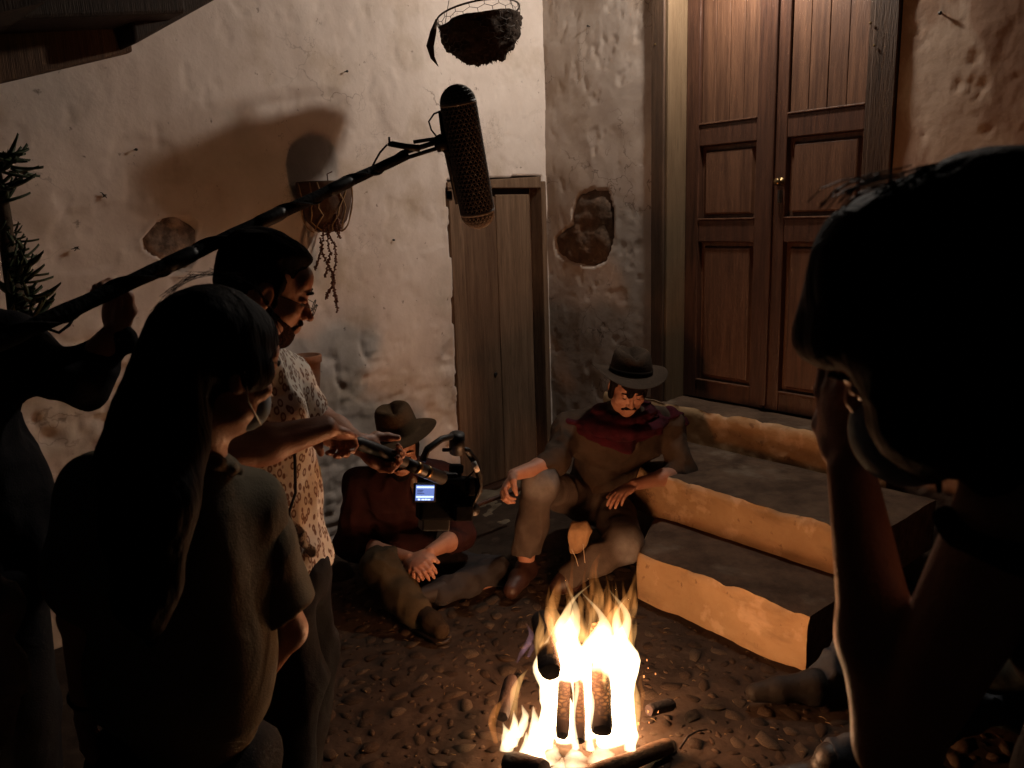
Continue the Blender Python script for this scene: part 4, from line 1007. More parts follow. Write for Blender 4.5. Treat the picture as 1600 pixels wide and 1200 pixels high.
# ================= cowboy sitting on the ground by the wall
def ground_cowboy():
    pel = at(628, 868, 3.62); chest = at(632, 775, 3.50); neck = at(640, 728, 3.46)
    hc = at(624, 702, 3.40); shR = at(563, 758, 3.46); shL = at(700, 750, 3.60)
    elR = at(548, 852, 3.40); wrR = at(640, 872, 3.18); elL = at(718, 838, 3.46); wrL = at(672, 862, 3.20)
    hipR = at(600, 880, 3.56); hipL = at(660, 885, 3.60); knR = at(596, 885, 3.18); anR = at(650, 960, 3.02)
    knL = at(772, 900, 3.42); anL = at(690, 925, 3.22)
    root = root_person(pel*np.array([1, 1, 0]), 'man in tan cowboy hat and maroon shirt sitting cross-legged on the ground')
    A = basis(nrm([.28, -.93, -.16]), (.02, .1, 1)); z = 1.02; b = SDF(); torso(b, pel, chest, neck, shL, shR, -.02)
    L = head(b, hc, A, z); b.cap(neck-Zu*.04, hc-A[2]*.06-A[1]*.02, .056, .05, .02)
    b.chain([shR, elR], [.048, .040]).chain([elR, (elR*.6+wrR*.4), wrR], [.042, .042, .027])
    b.chain([shL, elL], [.048, .040]).chain([elL, (elL*.6+wrL*.4), wrL], [.042, .042, .027])
    b.chain([hipR, knR, anR, anR-Zu*.02], [.07, .05, .036, .034]); b.chain([hipL, knL, anL], [.07, .05, .036])
    hand(b, wrL, nrm(at(652, 888, 3.10)-wrL), nrm([-.25, -.15, -1]), -1, 1.02, (.55, .8, .5), .0, (.3, .3))
    hand(b, wrR, nrm(at(665, 888, 3.08)-wrR), nrm([.3, .3, -1]), 1, 1.0, (.5, .6, .4), .05, (.4, .3))
    fo = [(hc, .15, .0042), (at(655, 878, 3.12), .12, .0042)]
    sculpt('body', b, .010, m_skin2, root, fo); eyes(L, A, z, root)
    f = beard_sdf(L, A, z, False); sculpt('beard', f, .0035, m_hair, root, (), folds(.002, 90, 2))
    h = SDF(); h.ell(L(0, -.030, .036), np.array([.084, .098, .088])*z, A, .01)
    for s_ in (-1, 1): h.ell(L(s_*.072, .006, -.005), np.array([.014, .024, .045])*z, A, .02)
    sculpt('hair', h, .006, m_hair, root, (), folds(.004, 30, 2, (1, 1, .3)))
    m_sh = cloth('maroon_shirt', (.042, .014, .013), (.024, .009, .008))
    s = SDF(); torso(s, pel, chest, neck, shL, shR, .022)
    s.chain([shR, elR, elR*.72+wrR*.28], [.074, .072, .058], .03); s.chain([shL, elL, elL*.75+wrL*.25], [.074, .068, .056], .03)
    s.cap(chest*.4+neck*.6+A[1]*.04, neck+A[1]*.02-Zu*.01, .075, .064, .02); s.ell(neck+A[1]*.11-Zu*.06, [.024, .06, .08], A, .01, True)
    sculpt('shirt', s, .0075, m_sh, root, (), folds(.012, 9, 3.2, (1, 1, .7)))
    # open collar and bandana knot at the throat
    m_sc = cloth('tan_neckerchief', (.22, .14, .085)); c = SDF(); pts = [neck + A[0]*math.cos(a)*.075 + A[1]*math.sin(a)*.072 - Zu*(.01+.03*max(0, math.sin(a))) for a in np.linspace(0, 2*math.pi, 13)]
    c.chain(pts, [.018]*13, .01); c.chain([neck+A[1]*.08-Zu*.03, neck+A[1]*.10-Zu*.11], [.02, .007], .01); sculpt('neckerchief', c, .006, m_sc, root, (), folds(.004, 25, 1))
    m_t1 = cloth('olive_trousers', (.065, .048, .028), (.038, .028, .017)); t = SDF()
    t.chain([hipR, knR, knR*.4+anR*.6, anR+Zu*.02], [.10, .085, .072, .062], .03); t.cap(anR+Zu*.015, anR+(knR-anR)*.10, .064, .066, .012)
    sculpt('trouser_leg', t, .0075, m_t1, root, (), folds(.010, 9, 7.2, (1, 1, .6)))
    m_t2 = cloth('grey_jeans', (.050, .044, .044), (.030, .027, .028)); t = SDF(); t.ell(pel, [.19, .15, .13], None, .04)
    t.chain([hipL, knL], [.10, .09], .04); t.chain([knL, knL*.5+anL*.5, anL], [.088, .076, .062], .03); t.cut([0, 0, .0], [0, 0, -1])
    sculpt('trouser_leg', t, .0085, m_t2, root, (), folds(.010, 9, 6.2, (1, 1, .6)))
    m_s1 = mat('suede_shoe', (.036, .022, .012), .9, .15, .3, 90); m_s2 = mat('shoe_dark', (.03, .022, .018), .6, .3)
    B = SDF(); toe = at(690, 1010, 2.90); toe[2] = .045; q = at(655, 968, 3.02); q[2] = .07
    B.cap(q, q*.4+toe*.6, .046, .042, .02); B.cap(q*.4+toe*.6, toe, .044, .036, .02); B.cap(q, anR-Zu*.03, .046, .040, .02); B.cut([0, 0, .014], [0, 0, -1]); sh_ = sculpt('shoe', B, .007, m_s1, root)
    B = SDF(); B.cap(q*[1, 1, 0]+Zu*.012, toe*[1, 1, 0]+Zu*.012, .046, .040, .01); B.cut([0, 0, .016], [0, 0, 1]).cut([0, 0, .0], [0, 0, -1]); sculpt('sole', B, .006, m_s2, sh_)
    B = SDF(); q = anL.copy(); q[2] = .06; B.cap(q, q+np.array([-.13, -.08, 0]), .045, .035, .02); B.cut([0, 0, .004], [0, 0, -1]); sculpt('shoe', B, .008, m_s2, root)
    m_hat = mat('tan_felt', (.085, .052, .028), .95, .1, .3, 120, col2=(.055, .034, .018), vscale=8)
    m_band = mat('hat_band_dark', (.022, .016, .012), .95, .05)
    hat('hat', L(0, -.006, .070), basis(nrm([.28, -.95, .05]), (-.26, .10, 1)), m_hat, root, .090, .128, .190, .014, .010, band=None)
    return root
# ================= camera operator in patterned shirt
def pattern_mat():
    m = mat('patterned_shirt', (.76, .71, .62), .85, .15, .2, 250, col2=(.70, .64, .55), vscale=9)
    N = m.node_tree.nodes; L = m.node_tree.links; b = N['Principled BSDF']; src = b.inputs['Base Color'].links[0].from_socket
    tc = N.new('ShaderNodeTexCoord'); v = N.new('ShaderNodeTexVoronoi'); v.feature = 'F1'; v.inputs['Scale'].default_value = 64
    mp = N.new('ShaderNodeMapping'); mp.inputs['Scale'].default_value = (1, 1, .62); L.new(tc.outputs['Object'], mp.inputs[0]); L.new(mp.outputs[0], v.inputs['Vector'])
    cr = N.new('ShaderNodeValToRGB'); e = cr.color_ramp.elements; e[0].position = .18; e[0].color = (.3, .3, .3, 1); e[1].position = .30; e[1].color = (1, 1, 1, 1)
    n1 = e.new(.42); n1.color = (1, 1, 1, 1); n2 = e.new(.50); n2.color = (0, 0, 0, 1)
    L.new(v.outputs['Distance'], cr.inputs[0]); mx = N.new('ShaderNodeMix'); mx.data_type = 'RGBA'; L.new(cr.outputs[0], mx.inputs['Factor'])
    mx.inputs['B'].default_value = (.20, .11, .07, 1); L.new(src, mx.inputs['A']); L.new(mx.outputs['Result'], b.inputs['Base Color'])
    return m
def camera_operator():
    pel = at(425, 880, 1.98); chest = at(400, 672, 1.97); neck = at(380, 530, 1.93); hc = at(418, 452, 1.90)
    fw = nrm([.93, .28, -.30]); shN = at(345, 612, 1.86); shF = at(440, 600, 2.10)      # near (left in picture) and far shoulder
    elN = at(352, 712, 1.70); wrN = at(508, 668, 1.83); elF = at(500, 660, 2.16); wrF = at(560, 695, 2.02)
    hipN = at(405, 880, 1.90); hipF = at(450, 880, 2.05); knN = at(455, 1060, 1.86); knF = at(480, 1020, 2.08)
    anN = onZ(440, 1330, .09); anF = onZ(470, 1220, .09)
    root = root_person([float(pel[0]), float(pel[1]), 0], 'bearded man with thin glasses in a pale patterned shirt holding the camera gimbal')
    A = basis(nrm([.90, .28, -.42]), (.30, 0, 1)); z = 1.03; b = SDF(); torso(b, pel, chest, neck, shN, shF, -.02)
    L = head(b, hc, A, z, 1.04); b.cap(neck-Zu*.02, hc-A[2]*.06-A[1]*.03, .060, .055, .03)
    b.chain([shN, elN], [.050, .044]).chain([elN, (elN*.6+wrN*.4), wrN], [.046, .045, .029])
    b.chain([shF, elF], [.050, .044]).chain([elF, (elF*.6+wrF*.4), wrF], [.044, .042, .028])
    b.chain([hipN, knN, anN], [.08, .055, .04]); b.chain([hipF, knF, anF], [.08, .055, .04])
    hd = nrm(at(600, 715, 2.12)-at(560, 690, 2.04))
    hand(b, wrN, nrm(at(545, 684, 1.93)-wrN), nrm([.10, .35, -.95]), 1, 1.0, (.85, 1.25, .8), .02, (.6, .6))
    hand(b, wrF, nrm(at(606, 726, 2.07)-wrF), nrm([.15, -.55, .80]), -1, 1.0, (.75, 1.1, .8), .03, (.5, .5))
    fo = [(hc, .16, .003), (at(550, 695, 1.95), .09, .003), (at(590, 710, 2.03), .08, .003)]
    sculpt('body', b, .011, m_skin2, root, fo); eyes(L, A, z, root)
    h = SDF(); h.ell(L(0, -.030, .046), np.array([.083, .096, .085])*z, A, .01); h.ell(L(0, .010, .098), np.array([.058, .060, .024])*z, A, .03)
    h.ell(L(0, -.085, -.01), np.array([.055, .030, .055])*z, A, .03)
    for s_ in (-1, 1):
        h.cap(L(s_*.070, .018, .035), L(s_*.072, .022, -.020), .010, .006, .012)
        h.ell(L(s_*.088, -.006, -.006), np.array([.022, .026, .036])*z, A, .006, True)
    h.ell(L(0, .118, .03), np.array([.08, .06, .062])*z, A, .01, True)
    sculpt('hair', h, .0045, m_hair, root, (), lambda P: -.0035*(ridge((P-hc)@A.T*np.array([60, 12, 30]), 2)-.6))
    m_stub = mat('stubble', (.060, .032, .022), .9, .05, .8, 300, col2=(.02, .012, .010), vscale=160)
    f = beard_sdf(L, A, z); sculpt('beard', f, .0035, m_stub, root, (), folds(.001, 120, 2))
    # thin wire glasses low on the nose
    mb = MB()
    for s_ in (-1, 1): mb.tube([L(s_*.030+.018*math.cos(a), .112, -.004+.014*math.sin(a)) for a in np.linspace(0, 2*math.pi, 15)], .0011, 5, False)
    mb.tube([L(-.012, .114, .0), L(0, .118, .004), L(.012, .114, .0)], .0011, 5)
    for s_ in (-1, 1): mb.tube([L(s_*.048, .112, .0), L(s_*.068, .07, .004), L(s_*.078, .0, .008)], .0009, 5)
    tag(mb.build('glasses', m_dark, root, True), kind='stuff')
    m_sh = pattern_mat(); s = SDF(); torso(s, pel-Zu*.02, chest, neck-Zu*.03, shN, shF, .030)
    s.chain([shN, shN*.55+elN*.45], [.078, .075], .03); s.chain([shF, shF*.40+elF*.60], [.075, .070], .03)
    s.cap(chest*.3+neck*.7, neck-Zu*.02+A[1]*.01, .085, .070, .02); s.cut(pel-Zu*.03, [0, 0, -1])
    sculpt('shirt', s, .007, m_sh, root, (), folds(.010, 8, 3.2, (1, 1, .5)))
    m_tr = cloth('black_trousers', (.022, .020, .022), (.012, .011, .012)); t = SDF(); t.ell(pel-Zu*.03, [.165, .15, .13], None, .04)
    t.chain([hipN, knN, anN], [.105, .085, .065], .03); t.chain([hipF, knF, anF], [.105, .085, .065], .03)
    sculpt('trousers', t, .010, m_tr, root, (), folds(.010, 8, 5.2, (1, 1, .6)))
    B = SDF()
    for an in (anN, anF): q = an.copy(); q[2] = .05; B.cap(q, q+np.array([.15, .04, -.01]), .05, .04, .02)
    for an in (anN, anF):
        B = SDF(); q = an.copy(); q[2] = .05; B.cap(q, q+np.array([.15, .04, -.01]), .05, .04, .02); B.cut([0, 0, -.01], [0, 0, -1]); sculpt('shoe', B, .01, m_tr, root)
    # printed kerchief hanging from the belt
    m_kb = mat('belt_black', (.015, .013, .012), .5, .4, .2); m_kn = mat('kerchief', (.40, .36, .32), .9, .1, .4, 90, col2=(.10, .09, .09), vscale=60, thr=(.42, .5))
    k = SDF(); a0 = at(452, 818, 1.88); k.chain([a0, at(466, 836, 1.88), at(474, 848, 1.88), at(488, 862, 1.9)], [.012, .019, .008, .013], .006); sculpt('kerchief', k, .004, m_kn, root, (), folds(.003, 40, 1))
    mb = MB(); mb.tube([at(455, 660, 1.80), at(461, 720, 1.80), at(462, 770, 1.80), at(452, 800, 1.82), at(456, 822, 1.86)], .004, 6); mb.build('strap', m_kb, root, True)
    return root
scarf_cowboy(); ground_cowboy(); camera_operator()
# ------------------------------------------------------------------ microphone boom
m_blk = mat('black_rubber', (.009, .008, .008), .85, .15, .5, 90)
m_blk2 = mat('black_plastic', (.010, .010, .010), .5, .3, .1, 90)
m_grey = mat('blimp_grey', (.32, .29, .26), .6, .4, .1, 90)
m_alu = mat('grey_metal', (.22, .20, .18), .4, .5, .1, 60, metal=.6)
P0, P1 = at(-120, 590, 1.42), at(634, 243, 2.34)
boom = thing('boom_pole', P0, 'long black boom pole wound with cable reaching from the left up to the microphone', 'boom pole')
mb = MB(); n_ = 60; mb.tube([P0+(P1-P0)*k/n_ for k in range(n_+1)], [(.0185-.0050*k/n_)*(1+.07*math.sin(k*.9)*math.sin(k*.37)) for k in range(n_+1)], 12); mb.build('pole', m_blk, boom, True)
mb = MB(); dirp = nrm(P1-P0); a1 = nrm(np.cross(dirp, Zu)); a2 = np.cross(dirp, a1); Lp = np.linalg.norm(P1-P0)
mb.tube([P0+dirp*Lp*k/400+(a1*math.cos(k*.09)+a2*math.sin(k*.09))*(.0195-.0053*k/400)+a2*.0 for k in range(401)], .0032, 5); mb.build('cable', m_blk, boom, True)
for f in (.42, .62, .80):
    mb = MB(); p = P0+dirp*Lp*f; r = .0208-.0052*f; mb.tube([p-dirp*.045, p-dirp*.03, p+dirp*.03, p+dirp*.045], [r*.85, r, r, r*.85], 14); mb.build('clamp_collar', m_blk2, boom, True)
mb = MB(); mb.tube([at(70, 512, 1.62), at(92, 520, 1.62), at(108, 508, 1.64), at(118, 492, 1.66)], .0035, 6); mb.build('cable_loop', m_blk, boom, True)
# zeppelin
Z0, Z1 = at(716, 162, 2.33), at(746, 330, 2.39)
mic = thing('zeppelin_windshield', (Z0+Z1)/2, 'grey latticed zeppelin microphone windshield hanging upright at the tip of the boom', 'microphone')
za = nrm(Z1-Z0); zx = nrm(np.cross(za, [0, 1, 0])); zy = np.cross(za, zx); ZL = np.linalg.norm(Z1-Z0); Rz = .049
def zp(l, a, r=1.0):      # point on the capsule skin: l along, a round
    if l < 0: rr_ = math.sqrt(max(0, Rz**2-l*l)); 
    elif l > ZL: rr_ = math.sqrt(max(0, Rz**2-(l-ZL)**2))
    else: rr_ = Rz
    return Z0+za*l+(zx*math.cos(a)+zy*math.sin(a))*rr_*r
V = []; n = 22; ls = [-Rz*math.cos(t) for t in np.linspace(.15, math.pi/2, 7)] + list(np.linspace(0, ZL, 25))[1:-1] + [ZL+Rz*math.sin(t) for t in np.linspace(0, math.pi/2-.15, 7)]
for j, l in enumerate(ls):
    for i in range(n): V.append(zp(l, 2*math.pi*(i+.5*(j % 2))/n))
F = []
for j in range(len(ls)-1):
    for i in range(n):
        a, b, c_, d_ = j*n+i, j*n+(i+1) % n, (j+1)*n+i, (j+1)*n+(i+1) % n
        F += [(a, b, c_), (b, d_, c_)] if j % 2 == 0 else [(a, b, d_), (a, d_, c_)]
o = mobj('lattice', V, F, m_grey, mic); w = o.modifiers.new('wire', 'WIREFRAME'); w.thickness = .0052; w.use_even_offset = False
mb = MB(); mb.tube([Z0+za*l for l in [-Rz*.85, -Rz*.6, -Rz*.2, 0, ZL, ZL+Rz*.2, ZL+Rz*.6, ZL+Rz*.85]], [.012, .032, .044, .0455, .0455, .044, .032, .012], 28); mb.build('inner_sleeve', mat('foam_dark', (.018, .015, .013), .95, .1), mic, True)
for l in (-.002, ZL+.002):
    mb = MB(); mb.tube([Z0+za*(l-.005), Z0+za*(l+.005)], [Rz*1.04]*2, 32); mb.build('end_ring', m_grey, mic, True)
side = -nrm(RT*.98+UP*.05)
side = nrm(side-za*np.dot(side, za))
mb = MB(); mb.tube([Z0+za*.01+side*(Rz+.004), Z0+za*.09+side*(Rz+.007), Z0+za*(ZL*.9)+side*(Rz+.005)], [.006, .009, .006], 8); mb.build('support_rail', m_blk2, mic, True)
mb = MB(); mb.box(at(702, 306, 2.36), (RT, UP, FW), (.008, .012, .012)); mb.box(at(697, 298, 2.36), (nrm(RT+UP*1.2), UP, FW), (.003, .010, .004)); bevel(mb.build('clip', m_blk2, mic), .002)
g = thing('swivel_mount', at(665, 228, 2.34), 'black swivel mount with open fork arms joining microphone and boom pole', 'mount')
mb = MB(); mb.tube([at(682, 213, 2.34), at(689, 224, 2.34), at(692, 236, 2.34)], [.013, .020, .015], 14); mb.build('knuckle', m_blk2, g, True)
mb = MB(); mb.tube([at(690, 226, 2.34), at(703, 238, 2.35), at(708, 250, 2.36)], [.014, .012, .008], 10); mb.build('bracket', m_blk2, g, True)
for (a, b, r) in (((632, 238), (682, 222), .0075), ((634, 247), (682, 232), .006), ((646, 222), (684, 216), .0055)):
    mb = MB(); mb.tube([at(*a, 2.34), at(*b, 2.34)], r, 8); mb.build('fork_arm', m_alu if r < .006 else m_blk2, g, True)
mb = MB(); mb.tube([at(606, 226, 2.33), at(612, 225, 2.33), at(634, 229, 2.33), at(656, 232, 2.33)], [.004, .0085, .0085, .010], 10); mb.build('connector', m_blk2, g, True)
mb = MB(); mb.tube([at(608, 214, 2.33), at(609, 226, 2.33)], .0035, 6); mb.build('lever', m_blk2, g, True)
mb = MB(); mb.tube([at(605, 226, 2.33), at(594, 238, 2.33), at(586, 252, 2.33), at(580, 264, 2.3)], .0028, 6); mb.build('cable', m_blk, g, True)
mb = MB(); mb.tube([at(690, 173, 2.34), at(678, 178, 2.34), at(670, 190, 2.34), at(674, 203, 2.34), at(682, 213, 2.34)], .0026, 6); mb.build('cable', m_blk, g, True)

# ------------------------------------------------------------------ camera on its gimbal
gm = thing('camera_gimbal', at(640, 715, 2.1), 'black one-handed camera gimbal with long handle and curved arm', 'gimbal')
def bar(name, pts, r, m=m_blk2, n=12): mb = MB(); mb.tube([at(*p) for p in pts], r, n); return mb.build(name, m, gm, True)
bar('grip', [(545, 690, 1.97), (560, 693, 2.0), (600, 708, 2.05), (632, 722, 2.12)], [.014, .019, .019, .017])
bar('handle', [(630, 721, 2.12), (655, 733, 2.18), (690, 747, 2.28)], [.016, .019, .021])
bar('gold_ring', [(648, 729, 2.16), (654, 732, 2.17)], [.0195, .0195], m_brass)
bar('gold_ring', [(664, 736, 2.20), (668, 738, 2.21)], [.0205, .0205], m_brass)
bar('cross_arm', [(660, 720, 2.24), (668, 702, 2.26), (690, 686, 2.3), (706, 682, 2.34)], [.011, .011, .010, .010])
bar('motor', [(714, 679, 2.35), (714, 706, 2.37)], [.024, .024], n=20)
bar('tilt_plate', [(692, 703, 2.34), (722, 703, 2.37)], [.006, .006])
bar('curved_arm', [(716, 702, 2.38), (730, 704, 2.40), (743, 722, 2.42), (750, 745, 2.43), (748, 768, 2.43), (736, 786, 2.43), (722, 792, 2.42)], [.012, .011, .012, .012, .012, .013, .014])
bar('motor', [(742, 796, 2.40), (728, 798, 2.44)], [.020, .020], n=20)
mb = MB(); mb.tube([at(740, 722, 2.40), at(746, 736, 2.405)], .0085, 8); mb.build('white_mark', mat('white_print', (.6, .58, .55), .5), gm, True)
cm = thing('cinema_camera', at(690, 775, 2.4), 'black camera with a glowing blue menu screen mounted on the gimbal', 'camera')
cR = nrm(RT*.95+FW*.35-UP*.05); cU = nrm(UP*.98+RT*.09); cF = nrm(np.cross(cU, cR)); cU = np.cross(cR, cF); cF = -cF
c0 = at(690, 775, 2.42); cF_ = np.cross(cR, cU)        # towards the viewer
mb = MB(); mb.box(c0-cU*.006+cR*.008, (cR, cU, cF_), (.084, .068, .034)); bevel(mb.build('camera_body', m_blk2, cm), .010, 3)
m_cb = mat('camera_black', (.006, .006, .006), .9, .05, .2, 60)
cm.children[0].data.materials[0] = m_cb if cm.children else None
for (x_, y_, z_, hx, hy, hz, nm) in ((.060, -.045, .03, .030, .026, .030, 'battery'), (-.058, .060, .0, .016, .020, .018, 'microphone_block'), (.045, .088, -.005, .020, .014, .020, 'hot_shoe'), (.088, .035, .015, .014, .030, .024, 'grip_block')):
    mb = MB(); mb.box(c0+cR*x_+cU*y_+cF_*z_, (cR, cU, cF_), (hx, hy, hz)); bevel(mb.build(nm, m_cb, cm), .006, 3)
mb = MB(); mb.tube([c0+cR*.06+cU*.05+cF_*.03, c0+cR*.09+cU*.09+cF_*.05, c0+cR*.11+cU*.04+cF_*.05, c0+cR*.08-cU*.05+cF_*.05], .004, 6); mb.build('camera_cable', m_cb, cm, True)
mb = MB(); mb.box(c0+cU*.062+cR*.01, (cR, cU, cF_), (.035, .016, .026)); bevel(mb.build('viewfinder_hump', m_blk2, cm), .008, 3)
mb = MB(); mb.tube([c0-cF_*.028+cR*.015, c0-cF_*.06+cR*.015, c0-cF_*.10+cR*.015], [.036, .038, .034], 24); mb.build('lens', m_blk2, cm, True)
mb = MB(); mb.tube([c0+cR*.075+cU*.0+cF_*.0, c0+cR*.115+cU*.005], [.024, .020], 16); mb.build('side_knob', m_blk2, cm, True)
mb = MB(); mb.tube([c0+cU*.05+cR*.05, c0+cU*.075+cR*.05], [.012, .012], 14); mb.build('dial', m_blk2, cm, True)
mb = MB(); mb.box(c0-cR*.02-cU*.085, (cR, cU, cF_), (.045, .022, .03)); bevel(mb.build('mounting_plate', m_blk2, cm), .005)
def lcd():
    m = bpy.data.materials.new('lcd_glow'); m.use_nodes = True; N = m.node_tree.nodes; L = m.node_tree.links; b = N['Principled BSDF']
    b.inputs['Base Color'].default_value = (.02, .02, .03, 1); b.inputs['Emission Color'].default_value = (.16, .24, .62, 1); b.inputs['Emission Strength'].default_value = 1.0
    m2 = m.copy(); m2.name = 'lcd_bright'; m2.node_tree.nodes['Principled BSDF'].inputs['Emission Color'].default_value = (.55, .70, 1, 1); m2.node_tree.nodes['Principled BSDF'].inputs['Emission Strength'].default_value = 1.7
    return m, m2
m_l1, m_l2 = lcd()
sc = at(664, 770, 2.345); w_, h_ = .029, .024
sR = nrm(cR+cU*.0); 
mb = MB(); mb.box(sc-cF_*.006, (sR, cU, cF_), (.036, .030, .005)); bevel(mb.build('screen_housing', m_blk2, cm), .003)
mb = MB(); mb.box(sc+cF_*.000, (sR, cU, cF_), (w_, h_, .001)); scr = mb.build('screen', m_l1, cm)
for (y0, y1, x0, x1) in ((.62, .84, -.95, .95), (-.62, -.40, -.95, .95), (-.95, -.74, -.75, -.5), (-.95, -.78, -.35, -.05), (-.95, -.76, .0, .22), (-.95, -.78, .28, .62), (.30, .38, -.85, -.2), (.10, .18, -.85, -.3), (-.12, -.04, -.85, -.1)):
    mb = MB(); mb.box(sc+sR*w_*(x0+x1)/2+cU*h_*(y0+y1)/2+cF_*.0022, (sR, cU, cF_), (w_*(x1-x0)/2, h_*(y1-y0)/2, .0006)); mb.build('menu_line', m_l2 if y0 > .5 or y0 < -.3 else mat('lcd_dim', (.1, .14, .3), .5), scr)

# ------------------------------------------------------------------ hanging wire basket
m_wire = mat('rusty_wire', (.06, .045, .035), .5, .5, .1, 60, metal=.5)
m_coir = mat('dark_moss_soil', (.045, .030, .022), .95, .1, 1.0, 40, col2=(.02, .014, .01), vscale=20)
bc = at(747, 22, 3.80); br_ = .186
BA = frame(nrm(Zu+RT*-.15+FW*.05)); BA = np.stack([nrm(np.cross(np.cross(BA[2], RT), BA[2])), np.cross(BA[2], nrm(np.cross(np.cross(BA[2], RT), BA[2]))), BA[2]])
bk = thing('wire_basket', bc, 'hanging round chicken-wire basket half filled with dark moss', 'hanging basket')
def bp(r, a, z): return bc+BA[0]*r*math.cos(a)+BA[1]*r*math.sin(a)+BA[2]*z
mb = MB(); mb.tube([bp(br_, 2*math.pi*k/40, 0) for k in range(41)], .0042, 7, False); mb.build('rim', m_wire, bk, True)
BD = .200
def bowl(v): # v 0 rim .. 1 bottom -> radius, z
    t = v*math.pi/2; return br_*math.cos(t)**.75 if t < 1.57 else 0, -BD*math.sin(t)
mb = MB(); nc = 18; rows = 7
for j in range(rows):      # hexagon net: one zig of wire per cell edge
    for i in range(nc):
        v0 = j/rows*.62; dv = .62/rows
        a0 = 2*math.pi*(i+.5*(j % 2))/nc; da = 2*math.pi/nc
        def pt(a, v): r, z = bowl(max(0, v)); return bp(r*1.006, a, z)
        A_ = pt(a0, v0+dv*.0); B_ = pt(a0, v0+dv*.62); C_ = pt(a0+da/2, v0+dv*1.0); D_ = pt(a0-da/2, v0+dv*1.0)
        mb.tube([A_, B_], .0014, 4, False); mb.tube([B_, C_], .0012, 4, False); mb.tube([B_, D_], .0012, 4, False)
tag(mb.build('wire_net', m_wire, bk, True), kind='stuff')
n = 72; V = []; vs = list(np.linspace(.13, 1.0, 28))
for v in vs:
    for k in range(n):
        a = 2*math.pi*k/n; r, z = bowl(min(v, .995)); p = bp(r*.99, a, z); q = p*26
        nn_ = .016*float(fbm(q, 4)) + .008*float(vnoise(p*90)); c_ = bc-BA[2]*.02; d_ = nrm(p-c_)
        p = p+d_*nn_
        if v == vs[0]: p = p+BA[2]*(.007*float(vnoise(np.array([math.cos(a)*3, math.sin(a)*3, 1.]))))
        V.append(p)
top = [bp(0, 0, -BD*.22)]
F = [(j*n+k, (j+1)*n+k, (j+1)*n+(k+1) % n, j*n+(k+1) % n) for j in range(len(vs)-1) for k in range(n)] + [(k, (k+1) % n, len(V)) for k in range(n)]
mobj('moss_fill', V+top, F, m_coir, bk)
mb = MB(); rs = random.Random(8)
for k in range(420):
    a = rs.uniform(0, 6.28); v = rs.uniform(.12, .98); r, z = bowl(v); p = bp(r*.99, a, z); d_ = nrm(nrm(p-bc)+np.array([rs.uniform(-.9, .9), rs.uniform(-.9, .9), rs.uniform(-.7, .7)])); l = rs.uniform(.005, .014)
    mb.tube([p, p+d_*l*.6, p+d_*l+np.array([0, 0, -.004])], [.002, .0014, .0006], 4, False)
tag(mb.build('moss_tufts', m_coir, bk, True), kind='stuff')
hk = bc+Zu*.62
for a in (.5, 2.6, 4.7):
    mb = MB(); mb.tube([bp(br_, a, 0), hk], .0016, 5); mb.build('hanger_wire', m_wire, bk, True)
mb = MB(); mb.tube([hk, hk+Zu*.7], .002, 5); mb.build('hanger_wire', m_wire, bk, True)
dl = [at(682, 30, 3.75), at(677, 50, 3.75), at(672, 72, 3.76), at(676, 90, 3.76), at(685, 104, 3.76)]
mb = MB(); mb.tube(dl, [.004, .014, .017, .010, .001], 8); o = tag(mb.build('dry_leaf', m_coir, bk, True))

# ------------------------------------------------------------------ pots on the left wall
m_terra = mat('terracotta', (.34, .16, .09), .85, .25, .4, 40, col2=(.20, .10, .06), vscale=10)
m_dpot = mat('dark_clay', (.12, .07, .045), .9, .2, .5, 30, col2=(.06, .038, .026), vscale=10)
m_fib = mat('string_fibre', (.34, .22, .12), .9, .1); m_suc = mat('dry_succulent', (.16, .075, .05), .8, .3, .2, 60)
t_, z_ = lwpx(488, 322); pc_ = lw(t_, z_+.10, .115)
p1 = thing('wall_pot', pc_, 'dark clay bowl in a string net with dry stems trailing down the white wall', 'flower pot')
mb = MB(); mb.lathe([(.105, -.01), (.115, 0), (.125, .004), (.126, -.004), (.122, -.05), (.112, -.11), (.090, -.17), (.050, -.215), (.0005, -.225)], pc_, None, 28); solid(mb.build('bowl', m_dpot, p1, True), .004)
mb = MB(); mb.lathe([(.0005, .0), (.05, .004), (.09, -.002), (.108, -.012)], pc_-Zu*.01, None, 20, lambda p, w: p+np.array([0, 0, .008*math.sin(3*w+p[0]*50)])); mb.build('soil', m_coir, p1, True)
rs = random.Random(12)
for k in range(9):
    a = -2.4+k*.5; mb = MB(); P = []; a_ = a
    for j in range(9):
        v = j/8; r = .129*math.cos(v*1.25)**.6; a_ += rs.uniform(-.22, .22); P.append(pc_+np.array([math.cos(a_)*r, math.sin(a_)*r, -.225*math.sin(v*1.4)]))
    mb.tube(P, .0035, 5); mb.build('net_string', m_fib, p1, True)
def strand(pxs, Y, par, r=.003, leaf=True):
    P = [at(x, y, Y) for x, y in pxs]; Q = []
    for i in range(len(P)-1):
        for f in np.linspace(0, 1, 8, endpoint=False): Q.append(P[i]*(1-f)+P[i+1]*f + np.array([rs.uniform(-.002, .002), rs.uniform(-.002, .002), 0]))
    Q.append(P[-1]); mb = MB(); mb.tube(Q, r, 5)
    if leaf:
        for q in Q[::1]:
            for _ in range(2):
                d_ = nrm([rs.uniform(-1, 1), rs.uniform(-1, 1), rs.uniform(-.6, .3)]); mb.tube([q, q+d_*.007, q+d_*.011], [.0035, .0045, .001], 5)
    return mb.build('trailing_stem', m_suc, par, True)
Yp = float(pc_[1])-.08
